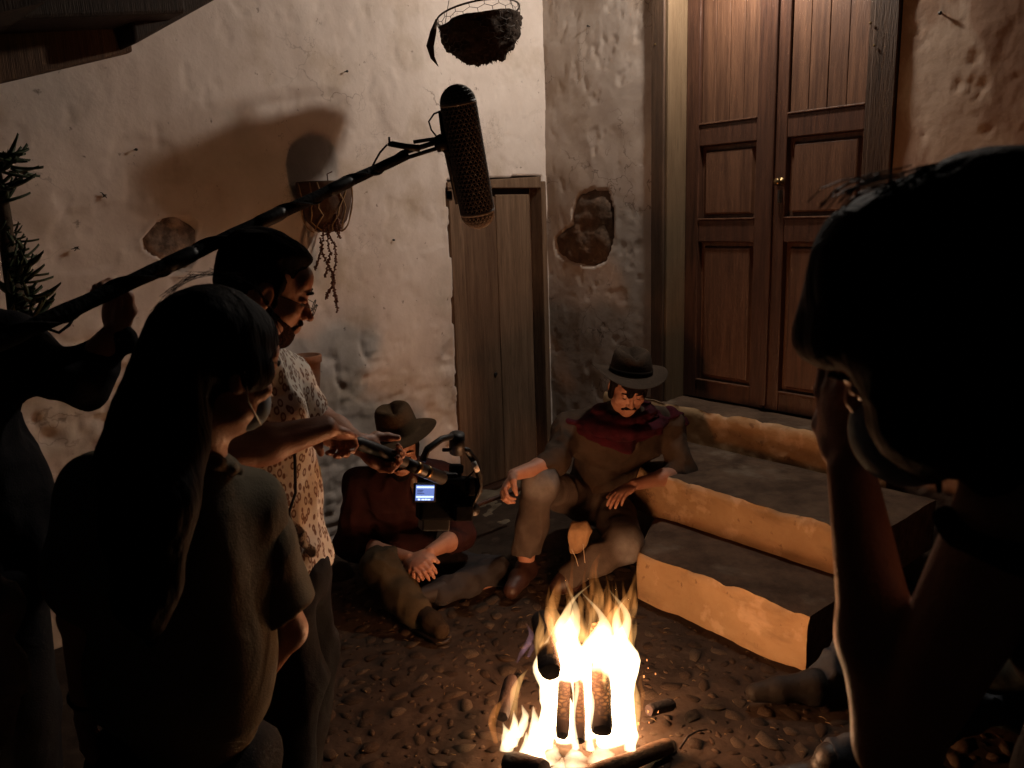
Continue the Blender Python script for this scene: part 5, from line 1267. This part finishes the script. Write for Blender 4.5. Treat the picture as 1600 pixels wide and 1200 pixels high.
for pxs in ([(508, 340), (505, 372), (499, 402), (492, 420)], [(516, 335), (511, 365), (516, 395), (512, 415), (508, 432)], [(522, 335), (524, 352), (530, 372), (525, 345)], [(512, 360), (524, 385), (525, 410), (519, 440), (525, 465), (527, 487)],
            [(500, 372), (505, 398), (516, 420), (522, 440), (524, 470)], [(522, 440), (514, 455), (509, 466)], [(520, 330), (530, 345), (533, 360)]): strand(pxs, Yp, p1)
mb = MB(); mb.tube([at(513, 290, Yp), at(511, 272, Yp), at(519, 268, Yp)], .003, 5); mb.build('bare_stem', m_suc, p1, True)
t_, z_ = lwpx(463, 552); pc_ = lw(t_, z_, .085); s_ = .072
p2 = thing('wall_pot', pc_, 'plain terracotta pot on the white wall behind the bearded camera operator', 'flower pot')
mb = MB(); mb.lathe([(.0005, -.03), (s_*.80, -.03), (s_*.84, 0), (s_, .0), (s_*1.02, -.004), (s_*1.0, -.035), (s_*.9, -.04), (s_*.80, -.12), (s_*.60, -.22), (.0005, -.225)], pc_, None, 28); mb.build('pot_body', m_terra, p2, True)
t_, z_ = lwpx(468, 726); pc_ = lw(t_, z_, .06)
m_yel = mat('yellow_glaze', (.55, .33, .06), .5, .4); m_grn = mat('green_glaze', (.14, .28, .05), .5, .4)
p3 = thing('wall_pot', pc_, 'small square brown wall pot with green rim and yellow edge', 'flower pot')
mb = MB(); mb.box(pc_-Zu*.065, (WL, NL, Zu), (.045, .045, .06)); bevel(mb.build('pot_body', m_terra, p3), .012, 3)
mb = MB(); mb.tube([pc_+WL*.047*math.cos(a)+NL*.047*math.sin(a) for a in np.linspace(0, 2*math.pi, 17)], .007, 7, False); mb.build('rim', m_grn, p3, True)
mb = MB(); mb.tube([pc_-WL*.05+NL*.03-Zu*.005, pc_-WL*.052+NL*.035-Zu*.12], .009, 8); mb.build('edge_strip', m_yel, p3, True)

# spiky plant at the left edge
m_spk = mat('spiky_leaf', (.055, .075, .03), .6, .35, .2, 60, col2=(.03, .04, .018)); m_stem = mat('plant_stem', (.10, .07, .045), .9, .2, .6, 50)
pl = thing('spiky_plant', at(10, 470, 2.6), 'tall spiky cactus-like plant climbing the wall at the left edge', 'plant')
stem = [at(30, 500, 2.55), at(22, 440, 2.6), at(12, 390, 2.65), at(10, 350, 2.65), at(4, 310, 2.65), at(-4, 270, 2.65)]
mb = MB(); mb.tube(stem, [.03, .028, .022, .02, .018, .012], 9); mb.build('stem', m_stem, pl, True)
mb = MB(); mb.tube([at(-12, 300, 2.6), at(-30, 380, 2.6), at(-20, 480, 2.6)], .02, 8); mb.build('stem', m_stem, pl, True)
lm = None
def leafmesh():
    V = []; K = 7
    for j in range(K):
        f = j/(K-1); w = .009*math.sin(math.pi*min(1, f*.85+.18))*(1 if f < 1 else .1); y = f*.075; z = .018*f*f
        V += [(-w, y, z+.004), (0, y, z), (w, y, z+.004), (0, y, z-.003)]
    F = [(j*4+i, j*4+(i+1) % 4, (j+1)*4+(i+1) % 4, (j+1)*4+i) for j in range(K-1) for i in range(4)] + [(3, 2, 1, 0), (K*4-4, K*4-3, K*4-2, K*4-1)]
    me = bpy.data.meshes.new('leaf'); me.from_pydata(V, [], F); me.materials.append(m_spk); me.polygons.foreach_set('use_smooth', [True]*len(F)); return me
lm = leafmesh(); rs = random.Random(4)
def leaves(px, py, Y, n, spread, rad=.012, sc=1.0, az=(-1.2, 1.2)):
    for k in range(n):
        o = bpy.data.objects.new('leaf', lm); link(o); o.parent = pl
        p = at(px+rs.uniform(-spread, spread), py+rs.uniform(-spread, spread)*1.1, Y+rs.uniform(-.03, .03)); o.location = p-ORG[pl.name]
        o.rotation_euler = (rs.uniform(-.5, .9), rs.uniform(-.5, .5), rs.uniform(*az)-math.pi/2); s = sc*rs.uniform(.7, 1.25); o.scale = (s, s, s)
leaves(2, 255, 2.62, 26, 16, sc=1.1); leaves(0, 305, 2.62, 16, 14, sc=1.1); leaves(12, 370, 2.62, 14, 16, sc=.7); leaves(20, 400, 2.6, 18, 18, sc=.9); leaves(28, 440, 2.56, 34, 20, sc=1.1); leaves(38, 480, 2.54, 26, 22, sc=1.2, az=(-1.6, 1.6))

# ------------------------------------------------------------------ dark objects by the steps and wall
m_pou = mat('tan_leather', (.36, .22, .11), .7, .25, .3, 60, col2=(.24, .14, .07), vscale=12)
pc_ = at(903, 838, 3.33)
po = thing('leather_pouch', pc_, 'tan leather pouch with pale drawstrings by the shin of the red-scarfed man', 'pouch')
s = SDF(); s.ell(pc_, [.055, .045, .062], None, .02); s.ell(pc_+np.array([.03, -.01, .03]), [.04, .035, .028], None, .03); s.ell(pc_+np.array([-.01, 0, -.05]), [.035, .03, .03], None, .02)
sculpt('pouch_body', s, .006, m_pou, po, (), folds(.010, 18, 1))
m_str = mat('pale_string', (.55, .45, .33), .8, .2)
for a in ([(893, 858), (900, 872), (905, 890), (906, 902)], [(911, 850), (913, 870), (915, 888), (919, 905)]): mb = MB(); mb.tube([at(x, y, 3.24) for x, y in a], .0016, 5); mb.build('drawstring', m_str, po, True)
m_bag = mat('dark_bag_cloth', (.03, .022, .016), .9, .15, .3, 60); c_ = at(522, 905, 3.55)
bg = thing('cloth_bundle', c_*np.array([1, 1, 0]), 'dark round cloth bundle on the ground left of the man in maroon', 'bundle')
s = SDF(); s.ell(c_, [.11, .10, .085], None, .03); s.ell(c_+np.array([.06, .0, -.06]), [.12, .1, .06], None, .04); s.ell(c_-Zu*.1, [.13, .11, .06], None, .04); sculpt('bundle_cloth', s, .01, m_bag, bg, (), folds(.014, 9, 3))
a_, b_ = at(716, 800, 3.75), at(812, 764, 4.05)
mb = MB(); mb.tube([a_+(b_-a_)*k/8 for k in range(9)], .012, 8); tag(mb.build('walking_stick', m_wd, None, True), 'dark wooden stick lying along the foot of the plank door', 'stick')
m_wool = mat('pale_wool', (.55, .47, .42), .95, .1, .8, 30, col2=(.30, .25, .21), vscale=14)
c_ = at(-14, 1010, 1.15); wb = thing('fleece_jacket', c_, 'crumpled pale fleece at the lower left edge', 'jacket')
s = SDF(); s.chain([at(-22, 905, 1.15), at(-6, 950, 1.15), at(-18, 1000, 1.15), at(-12, 1060, 1.15), at(-26, 1130, 1.15), at(-50, 1220, 1.15)], [.018, .032, .022, .043, .035, .03], .03)
sculpt('fleece', s, .006, m_wool, wb, (), folds(.008, 22, 3))

# ================= woman seen from behind
m_khaki = cloth('khaki_tshirt', (.17, .145, .10), (.13, .11, .075))
def back_woman():
    pel = at(285, 1180, 1.34); chest = at(285, 850, 1.32); neck = at(305, 700, 1.30); hc = at(345, 572, 1.30)
    shL = at(172, 775, 1.26); shR = at(380, 792, 1.38); elL = at(128, 960, 1.24); wrL = at(132, 1095, 1.30); elR = at(448, 985, 1.44); wrR = at(385, 1085, 1.52)
    hipL = at(225, 1200, 1.30); hipR = at(345, 1200, 1.36)
    root = root_person([float(pel[0]), float(pel[1]), 0], 'woman seen from behind with long dark hair, face mask and loose khaki t-shirt')
    A = basis(nrm([.60, .74, -.36]), (.20, .1, 1)); z = .93; b = SDF(); torso(b, pel, chest, neck, shL, shR, -.03, .9)
    L = head(b, hc, A, z, .9); b.cap(neck-Zu*.02, hc-A[2]*.06-A[1]*.03, .050, .045, .03)
    b.chain([shL, elL], [.042, .034]).chain([elL, wrL], [.034, .022]); b.chain([shR, elR], [.044, .038]).chain([elR, wrR], [.036, .024])
    hand(b, wrL, nrm(at(140, 1180, 1.32)-wrL), nrm([.9, .3, 0]), 1, .92, (.3, .35, .3), .08, (.3, .3)); hand(b, wrR, nrm([-.6, .2, -.5]), nrm([-.3, -.9, 0]), -1, .9, (.3, .3, .2))
    for (h_, q) in ((hipL, -1), (hipR, 1)): b.chain([h_, onZ(280+q*60, 1700, .5), onZ(270+q*60, 2600, .1)], [.08, .055, .04])
    sculpt('body', b, .010, m_skin, root, [(hc, .14, .003), (at(138, 1150, 1.31), .11, .0035)])
    eyes(L, A, z, root)
    h = SDF(); h.ell(L(0, -.028, .045), np.array([.087, .106, .092])*z, A, .02)
    h.ell(L(-.02, .045, .060), np.array([.070, .048, .055])*z, A, .03); h.ell(L(0, -.085, -.01), np.array([.072, .05, .08])*z, A, .04)
    h.ell(L(.068, .015, .005), np.array([.022, .050, .040])*z, A, .02)
    h.chain([L(0, -.09, -.05), at(238, 650, 1.20), at(215, 720, 1.16), at(215, 820, 1.13), at(225, 930, 1.13), at(235, 1000, 1.14)], [.048, .046, .046, .042, .034, .012], .05)
    h.chain([L(0, -.06, -.06), at(275, 690, 1.20), at(262, 780, 1.14), at(255, 900, 1.13)], [.042, .038, .032, .014], .05)
    wv = lambda P: -.0018*(ridge(np.stack([P[:, 0]*55, P[:, 1]*55, P[:, 2]*5], 1), 2)-.6) - .004*vnoise(np.stack([P[:, 0]*22, P[:, 1]*22, P[:, 2]*3], 1))
    sculpt('hair', h, .0055, m_hair, root, (), wv)
    rs = random.Random(3)
    for k in range(14):
        a = rs.uniform(0, 1); x0 = 232-55*a+rs.uniform(-3, 3); y0 = 560+140*a; mb = MB(); mb.tube([at(x0+10, y0-22, 1.2), at(x0-2, y0, 1.19), at(x0-5+rs.uniform(-4, 3), y0+22, 1.19)], .0007, 4); mb.build('hair_strand', m_hair, root, True)
    for k in range(46):      # flyaways over the crown and down the right edge of the hair
        a = rs.uniform(-.6, 2.6); c_ = L(0, -.028, .05); r_ = .096*rs.uniform(.98, 1.05); sx_ = math.cos(a)*RT+math.sin(a)*UP; tx_ = -math.sin(a)*RT+math.cos(a)*UP; l_ = rs.uniform(.02, .05)
        mb = MB(); mb.tube([c_+sx_*r_-tx_*l_, c_+sx_*(r_+.003), c_+sx_*r_*rs.uniform(.97, 1.04)+tx_*l_], .0004, 4); mb.build('hair_strand', m_hair, root, True)
    m_mask = mat('face_mask_blue', (.28, .34, .38), .9, .1); m_cord = mat('mask_cord', (.7, .68, .65), .8, .1)
    f = SDF(); f.ell(L(0, .066, -.058), np.array([.056, .044, .052])*z, A, .01); sculpt('face_mask', f, .005, m_mask, root)
    for s_ in (1, -1):
        mb = MB(); mb.tube([L(s_*.050, .085, -.030), L(s_*.080, .02, -.0), L(s_*.086, -.008, .01)], .0014, 5); mb.build('mask_cord', m_cord, root, True)
        mb = MB(); mb.tube([L(s_*.050, .078, -.085), L(s_*.078, .02, -.045), L(s_*.086, -.008, .005)], .0014, 5); mb.build('mask_cord', m_cord, root, True)
    s = SDF(); torso(s, pel-Zu*.02, chest, neck-Zu*.045, shL, shR, .014, .97)
    s.chain([shL, elL*.62+shL*.38], [.070, .078], .04); s.chain([shR, at(392, 860, 1.40)], [.052, .072], .05)
    s.cap(chest*.3+neck*.7, neck-Zu*.045, .085, .062, .02); s.cut(at(300, 1090, 1.3), [-.12, 0, -1])
    s.ell(chest*.6+pel*.4, [.150, .14, .30], None, .08); sculpt('tshirt', s, .0075, m_khaki, root, (), folds(.0055, 6, 8.2, (1, 1, .35)))
    v_ = SDF(); v_.chain([shR, at(392, 850, 1.40), at(415, 985, 1.43)], [.055, .078, .112], .03); v_.cut(at(470, 945, 1.42), [.30, 0, -1]); sculpt('sleeve', v_, .0065, m_khaki, root, (), folds(.006, 7, 5, (1, 1, .3)))
    c = SDF(); pts = [neck-Zu*.008+A[0]*math.cos(a)*.062+A[1]*math.sin(a)*.062-Zu*.02*max(0, math.sin(a)) for a in np.linspace(0, 2*math.pi, 13)]; c.chain(pts, [.012]*13, .01); c.chain([neck+A[1]*.05-Zu*.015, neck+A[1]*.08-Zu*.07+A[0]*.03], [.014, .010], .02); sculpt('collar', c, .005, m_khaki, root)
    m_tr = cloth('dark_trousers', (.03, .027, .025)); t = SDF(); t.ell(pel-Zu*.04, [.175, .15, .13], None, .04)
    for (h_, q) in ((hipL, -1), (hipR, 1)): t.chain([h_, np.array([h_[0], h_[1]+.02, .5]), np.array([h_[0], h_[1]+.04, .08])], [.10, .075, .06], .03)
    sculpt('trousers', t, .011, m_tr, root, (), folds(.010, 8, 5.2, (1, 1, .6)))
    for h_ in (hipL, hipR):
        B = SDF(); q = np.array([h_[0], h_[1]+.04, .05]); B.cap(q, q+np.array([.08, .14, -.01]), .045, .036, .02); B.cut([0, 0, -.01], [0, 0, -1]); sculpt('shoe', B, .01, m_tr, root)
    mb = MB(); d_ = nrm(wrL-elL); x_ = nrm(np.cross(d_, [0, 1, 0])); y_ = np.cross(d_, x_)
    mb.tube([wrL-d_*.01+x_*.025*math.cos(a)+y_*.025*math.sin(a)+d_*.006*math.cos(a) for a in np.linspace(0, 2*math.pi, 17)], .004, 6, False); mb.build('bracelet', m_blk, root, True)
back_woman()
# ================= boom operator at the left edge
def boom_operator():
    pel = at(-50, 880, 1.72); chest = at(-70, 680, 1.70); neck = at(-70, 500, 1.68); hc = at(-160, 400, 1.66)
    shR = at(12, 558, 1.72); shL = at(-170, 560, 1.6); elR = at(120, 592, 1.70); wrR = at(180, 522, 1.77); elL = at(-190, 700, 1.5); wrL = P0-Zu*.03
    root = root_person([float(pel[0]), float(pel[1]), 0], 'person in black at the left edge holding up the boom pole with a raised fist')
    A = basis(nrm([.85, .5, .0]), (0, 0, 1)); b = SDF(); torso(b, pel, chest, neck, shL, shR, -.02)
    L = head(b, hc, A, .98); b.cap(neck-Zu*.02, hc-A[2]*.06, .056, .05, .02)
    b.chain([shR, elR], [.046, .040]).chain([elR, wrR], [.040, .028]); b.chain([shL, elL], [.046, .04]).chain([elL, wrL], [.04, .028])
    hand(b, wrR, nrm(at(183, 455, 1.80)-wrR), nrm([-.35, -.9, .1]), 1, .98, (1.0, 1.1, .8), .02, (.5, .5)); hand(b, wrL, nrm([.2, .3, .8]), nrm([.9, -.2, 0]), 1, .95, (1, 1, .7))
    hips = [at(-90, 890, 1.68), at(-5, 890, 1.76)]
    for h_ in hips: b.chain([h_, np.array([h_[0], h_[1], .5]), np.array([h_[0], h_[1]-.03, .08])], [.08, .055, .04])
    sculpt('body', b, .011, m_skin, root, [(at(182, 482, 1.79), .10, .0032)]); eyes(L, A, .98, root)
    h = SDF(); h.ell(L(0, -.030, .040), [.084, .098, .090], A, .01); sculpt('hair', h, .008, m_hair, root)
    m_j = cloth('black_hoodie', (.014, .013, .014), (.010, .009, .010)); s = SDF(); torso(s, pel-Zu*.02, chest, neck-Zu*.02, shL, shR, .04)
    s.chain([shR, elR, wrR*.86+elR*.14], [.072, .066, .044], .03); s.cap(wrR*.86+elR*.14, wrR*.92+elR*.08, .046, .044, .01); s.chain([shL, elL, wrL*.9+elL*.1], [.075, .064, .042], .03); s.ell(neck-A[1]*.04+Zu*.0, [.10, .09, .07], None, .04)
    sculpt('hoodie', s, .009, m_j, root, (), folds(.014, 9, 2.2, (1, 1, .6)))
    m_t = cloth('black_jeans', (.018, .018, .02)); t = SDF(); t.ell(pel-Zu*.04, [.17, .14, .13], None, .04)
    for h_ in hips: t.chain([h_, np.array([h_[0], h_[1], .5]), np.array([h_[0], h_[1]-.03, .08])], [.10, .08, .06], .03)
    sculpt('jeans', t, .012, m_t, root)
    for h_ in hips: B = SDF(); q = np.array([h_[0], h_[1]-.03, .05]); B.cap(q, q+np.array([.12, .1, -.01]), .05, .04, .02); B.cut([0, 0, -.01], [0, 0, -1]); sculpt('shoe', B, .012, m_t, root)
    mb = MB(); c_ = wrR*.9+elR*.1; mb.lathe([(.004, .002), (.004, -.002), (.0005, -.002)], c_+np.array([.03, -.03, 0]), None, 8); mb.build('cuff_stud', m_alu, root, True)
boom_operator()
# ================= woman close in front at the right
def front_woman():
    hc = at(1472, 526, .72); neck = at(1600, 700, .74); chest = at(1740, 880, .74); pel = at(1800, 1500, .85)
    shN = at(1600, 790, .66); shF = at(1700, 760, .95); elN = at(1400, 1165, .76); wrN = at(1330, 735, .80); elF = at(1800, 1050, 1.0); wrF = at(1790, 1300, .95)
    root = root_person([float(pel[0]), float(pel[1]), 0], 'dark-haired woman close at the right, head bowed, hand raised to her face mask')
    A = basis(nrm([-.74, .30, -.58]), (-.60, .1, .8)); z = 1.0; b = SDF(); torso(b, pel, chest, neck, shN, shF, -.03, .9)
    L = head(b, hc, A, z, .9); b.cap(neck, hc-A[2]*.06-A[1]*.03, .052, .046, .03)
    b.chain([shN, elN], [.052, .040]).chain([elN, (elN*.6+wrN*.4), wrN], [.040, .040, .024]); b.chain([shF, elF, wrF], [.046, .038, .024])
    hand(b, wrN, nrm(at(1308, 590, .82)-wrN), nrm([.85, .2, .1]), 1, .95, (.35, .4, .3), .10, (.5, .4)); hand(b, wrF, [0, 0, -1], [-1, 0, 0], 1, .9)
    hips = [at(1760, 1520, .8), at(1830, 1500, .95)]
    for h_ in hips: b.chain([h_, np.array([h_[0], h_[1], .45]), np.array([h_[0], h_[1], .08])], [.08, .055, .04])
    sculpt('body', b, .010, m_skin, root, [(hc, .14, .0035), (at(1310, 640, .81), .10, .0035)]); eyes(L, A, z, root)
    h = SDF(); h.ell(L(0, -.030, .040), np.array([.088, .106, .090])*z, A, .02); h.ell(L(0, .055, .060), np.array([.074, .055, .040])*z, A, .03); h.ell(at(1362, 408, .70), [.050, .05, .047], None, .05); h.ell(at(1490, 385, .72), [.07, .06, .032], None, .06)
    h.ell(L(0, -.09, .01), np.array([.085, .07, .09])*z, A, .04); 
    for s_ in (-1, 1): h.chain([L(s_*.074, .03, .02), L(s_*.084, .015, -.05), L(s_*.074, .03, -.10)], [.040, .036, .024], .03)
    h.chain([at(1450, 560, .66), at(1440, 660, .66), at(1452, 735, .68)], [.05, .035, .012], .03); h.chain([at(1560, 420, .70), at(1640, 600, .72), at(1680, 800, .72)], [.09, .09, .07], .05)
    wv = lambda P: -.0015*(ridge(np.stack([P[:, 0]*30, P[:, 1]*50, P[:, 2]*40], 1), 2)-.6)
    sculpt('hair', h, .0055, m_hair, root, (), wv)
    rs = random.Random(9); m_hs = mat('hair_brown_strand', (.05, .03, .02), .4, .5)
    for k in range(64):
        x0 = rs.uniform(1290, 1540); y0 = 285-(x0-1300)*.14+rs.uniform(-8, 20); mb = MB(); a_ = rs.uniform(.75, 1.25)
        mb.tube([at(x0+70, y0-10*a_, .70), at(x0+25, y0-2*a_, .70), at(x0-10, y0+12*a_, .70), at(x0-32, y0+34*a_, .70)], .0006, 4); mb.build('hair_strand', m_hs, root, True)
    for pxs in ([(1405, 690), (1408, 715), (1425, 738), (1450, 740)], [(1400, 670), (1398, 700), (1412, 730), (1440, 750)], [(1470, 700), (1464, 735), (1468, 770)]): mb = MB(); mb.tube([at(x, y, .68) for x, y in pxs], [.004]+[.0045]*(len(pxs)-2)+[.002], 6); mb.build('hair_lock', m_hair, root, True)
    m_mask = mat('face_mask_blue', (.28, .34, .38), .9, .1); f = SDF(); f.ell(L(0, .075, -.062), np.array([.060, .050, .052])*z, A, .01); sculpt('face_mask', f, .005, m_mask, root)
    m_b = cloth('black_top', (.012, .011, .012), (.009, .008, .009)); s = SDF(); torso(s, pel, chest, neck-Zu*.06, shN, shF, .012, .95); s.cut(neck-Zu*.04, [0, 0, 1])
    sculpt('top', s, .009, m_b, root, (), folds(.01, 8, 2))
    t = SDF(); t.ell(pel-Zu*.05, [.17, .14, .13], None, .04)
    for h_ in hips: t.chain([h_, np.array([h_[0], h_[1], .45]), np.array([h_[0], h_[1], .08])], [.10, .08, .06], .03)
    sculpt('trousers', t, .012, m_b, root)
front_woman()
# ================= person sitting on the ground right of the steps, mostly hidden
def side_person():
    pel = np.array([1.55, 2.30, .14]); chest = np.array([1.62, 2.28, .48]); neck = np.array([1.60, 2.26, .66]); hc = np.array([1.56, 2.24, .80])
    shL = np.array([1.60, 2.08, .60]); shR = np.array([1.66, 2.46, .60]); elL = np.array([1.50, 2.0, .36]); wrL = np.array([1.30, 2.05, .30]); elR = np.array([1.55, 2.5, .38]); wrR = np.array([1.36, 2.45, .32])
    knL = at(1390, 1150, 2.02); anL = at(1300, 1188, 1.98); knR = at(1345, 1010, 2.50); anR = at(1272, 1082, 2.42)
    knL[2] = max(knL[2], .12); 
    root = root_person(pel*np.array([1, 1, 0]), 'half hidden person in dark jeans and boots sitting right of the lowest step')
    A = basis([-.95, .1, -.2]); b = SDF(); torso(b, pel, chest, neck, shL, shR, -.02); L = head(b, hc, A, .97); b.cap(neck, hc-A[2]*.06, .055, .05)
    b.chain([shL, elL, wrL], [.046, .04, .027]); b.chain([shR, elR, wrR], [.046, .04, .027]); hand(b, wrL, [-1, 0, -.3], [0, 0, -1], 1, .95); hand(b, wrR, [-1, 0, -.3], [0, 0, -1], -1, .95)
    b.chain([pel, knR, anR], [.08, .05, .036]); b.chain([pel, knL, anL], [.08, .05, .036]); sculpt('body', b, .010, m_skin2, root)
    eyes(L, A, .97, root); h = SDF(); h.ell(L(0, -.030, .040), [.084, .098, .088], A, .01); sculpt('hair', h, .008, m_hair, root)
    m_sh = cloth('dark_green_shirt', (.03, .032, .025)); s = SDF(); torso(s, pel, chest, neck-Zu*.02, shL, shR, .02); s.chain([shL, elL, wrL*.8+elL*.2], [.07, .06, .045], .03); s.chain([shR, elR, wrR*.8+elR*.2], [.07, .06, .045], .03); sculpt('shirt', s, .01, m_sh, root, (), folds(.012, 9, 3))
    m_j = cloth('blue_grey_jeans', (.060, .066, .075), (.035, .038, .045)); t = SDF(); t.ell(pel, [.16, .16, .13], None, .04); t.chain([pel, knR, knR*.2+anR*.8], [.10, .075, .056], .04); t.chain([pel, knL, knL*.2+anL*.8], [.10, .078, .058], .04); t.cut([0, 0, 0.0], [0, 0, -1]); sculpt('jeans', t, .008, m_j, root, (), folds(.014, 12, 3))
    m_bt = mat('black_boot', (.018, .015, .013), .5, .4, .3, 60); m_bt2 = mat('brown_boot', (.014, .010, .007), .7, .3, .3, 60)
    q = anR.copy(); q[2] = .06; toe = at(1180, 1085, 2.42); toe[2] = .04; B = SDF(); B.cap(anR, q, .050, .052, .02); B.cap(q, q*.4+toe*.6, .05, .042, .02); B.cap(q*.4+toe*.6, toe, .042, .032, .02); B.cut([0, 0, 0], [0, 0, -1]); sculpt('boot', B, .007, m_bt2, root)
    q = anL.copy(); q[2] = .06; toe = q+np.array([-.16, .02, -.02]); B = SDF(); B.cap(anL, q, .050, .052, .02); B.cap(q, toe, .05, .034, .02); B.cut([0, 0, 0], [0, 0, -1]); sculpt('boot', B, .008, m_bt, root)
side_person()
# ------------------------------------------------------------------ last: no coincident names, tidy
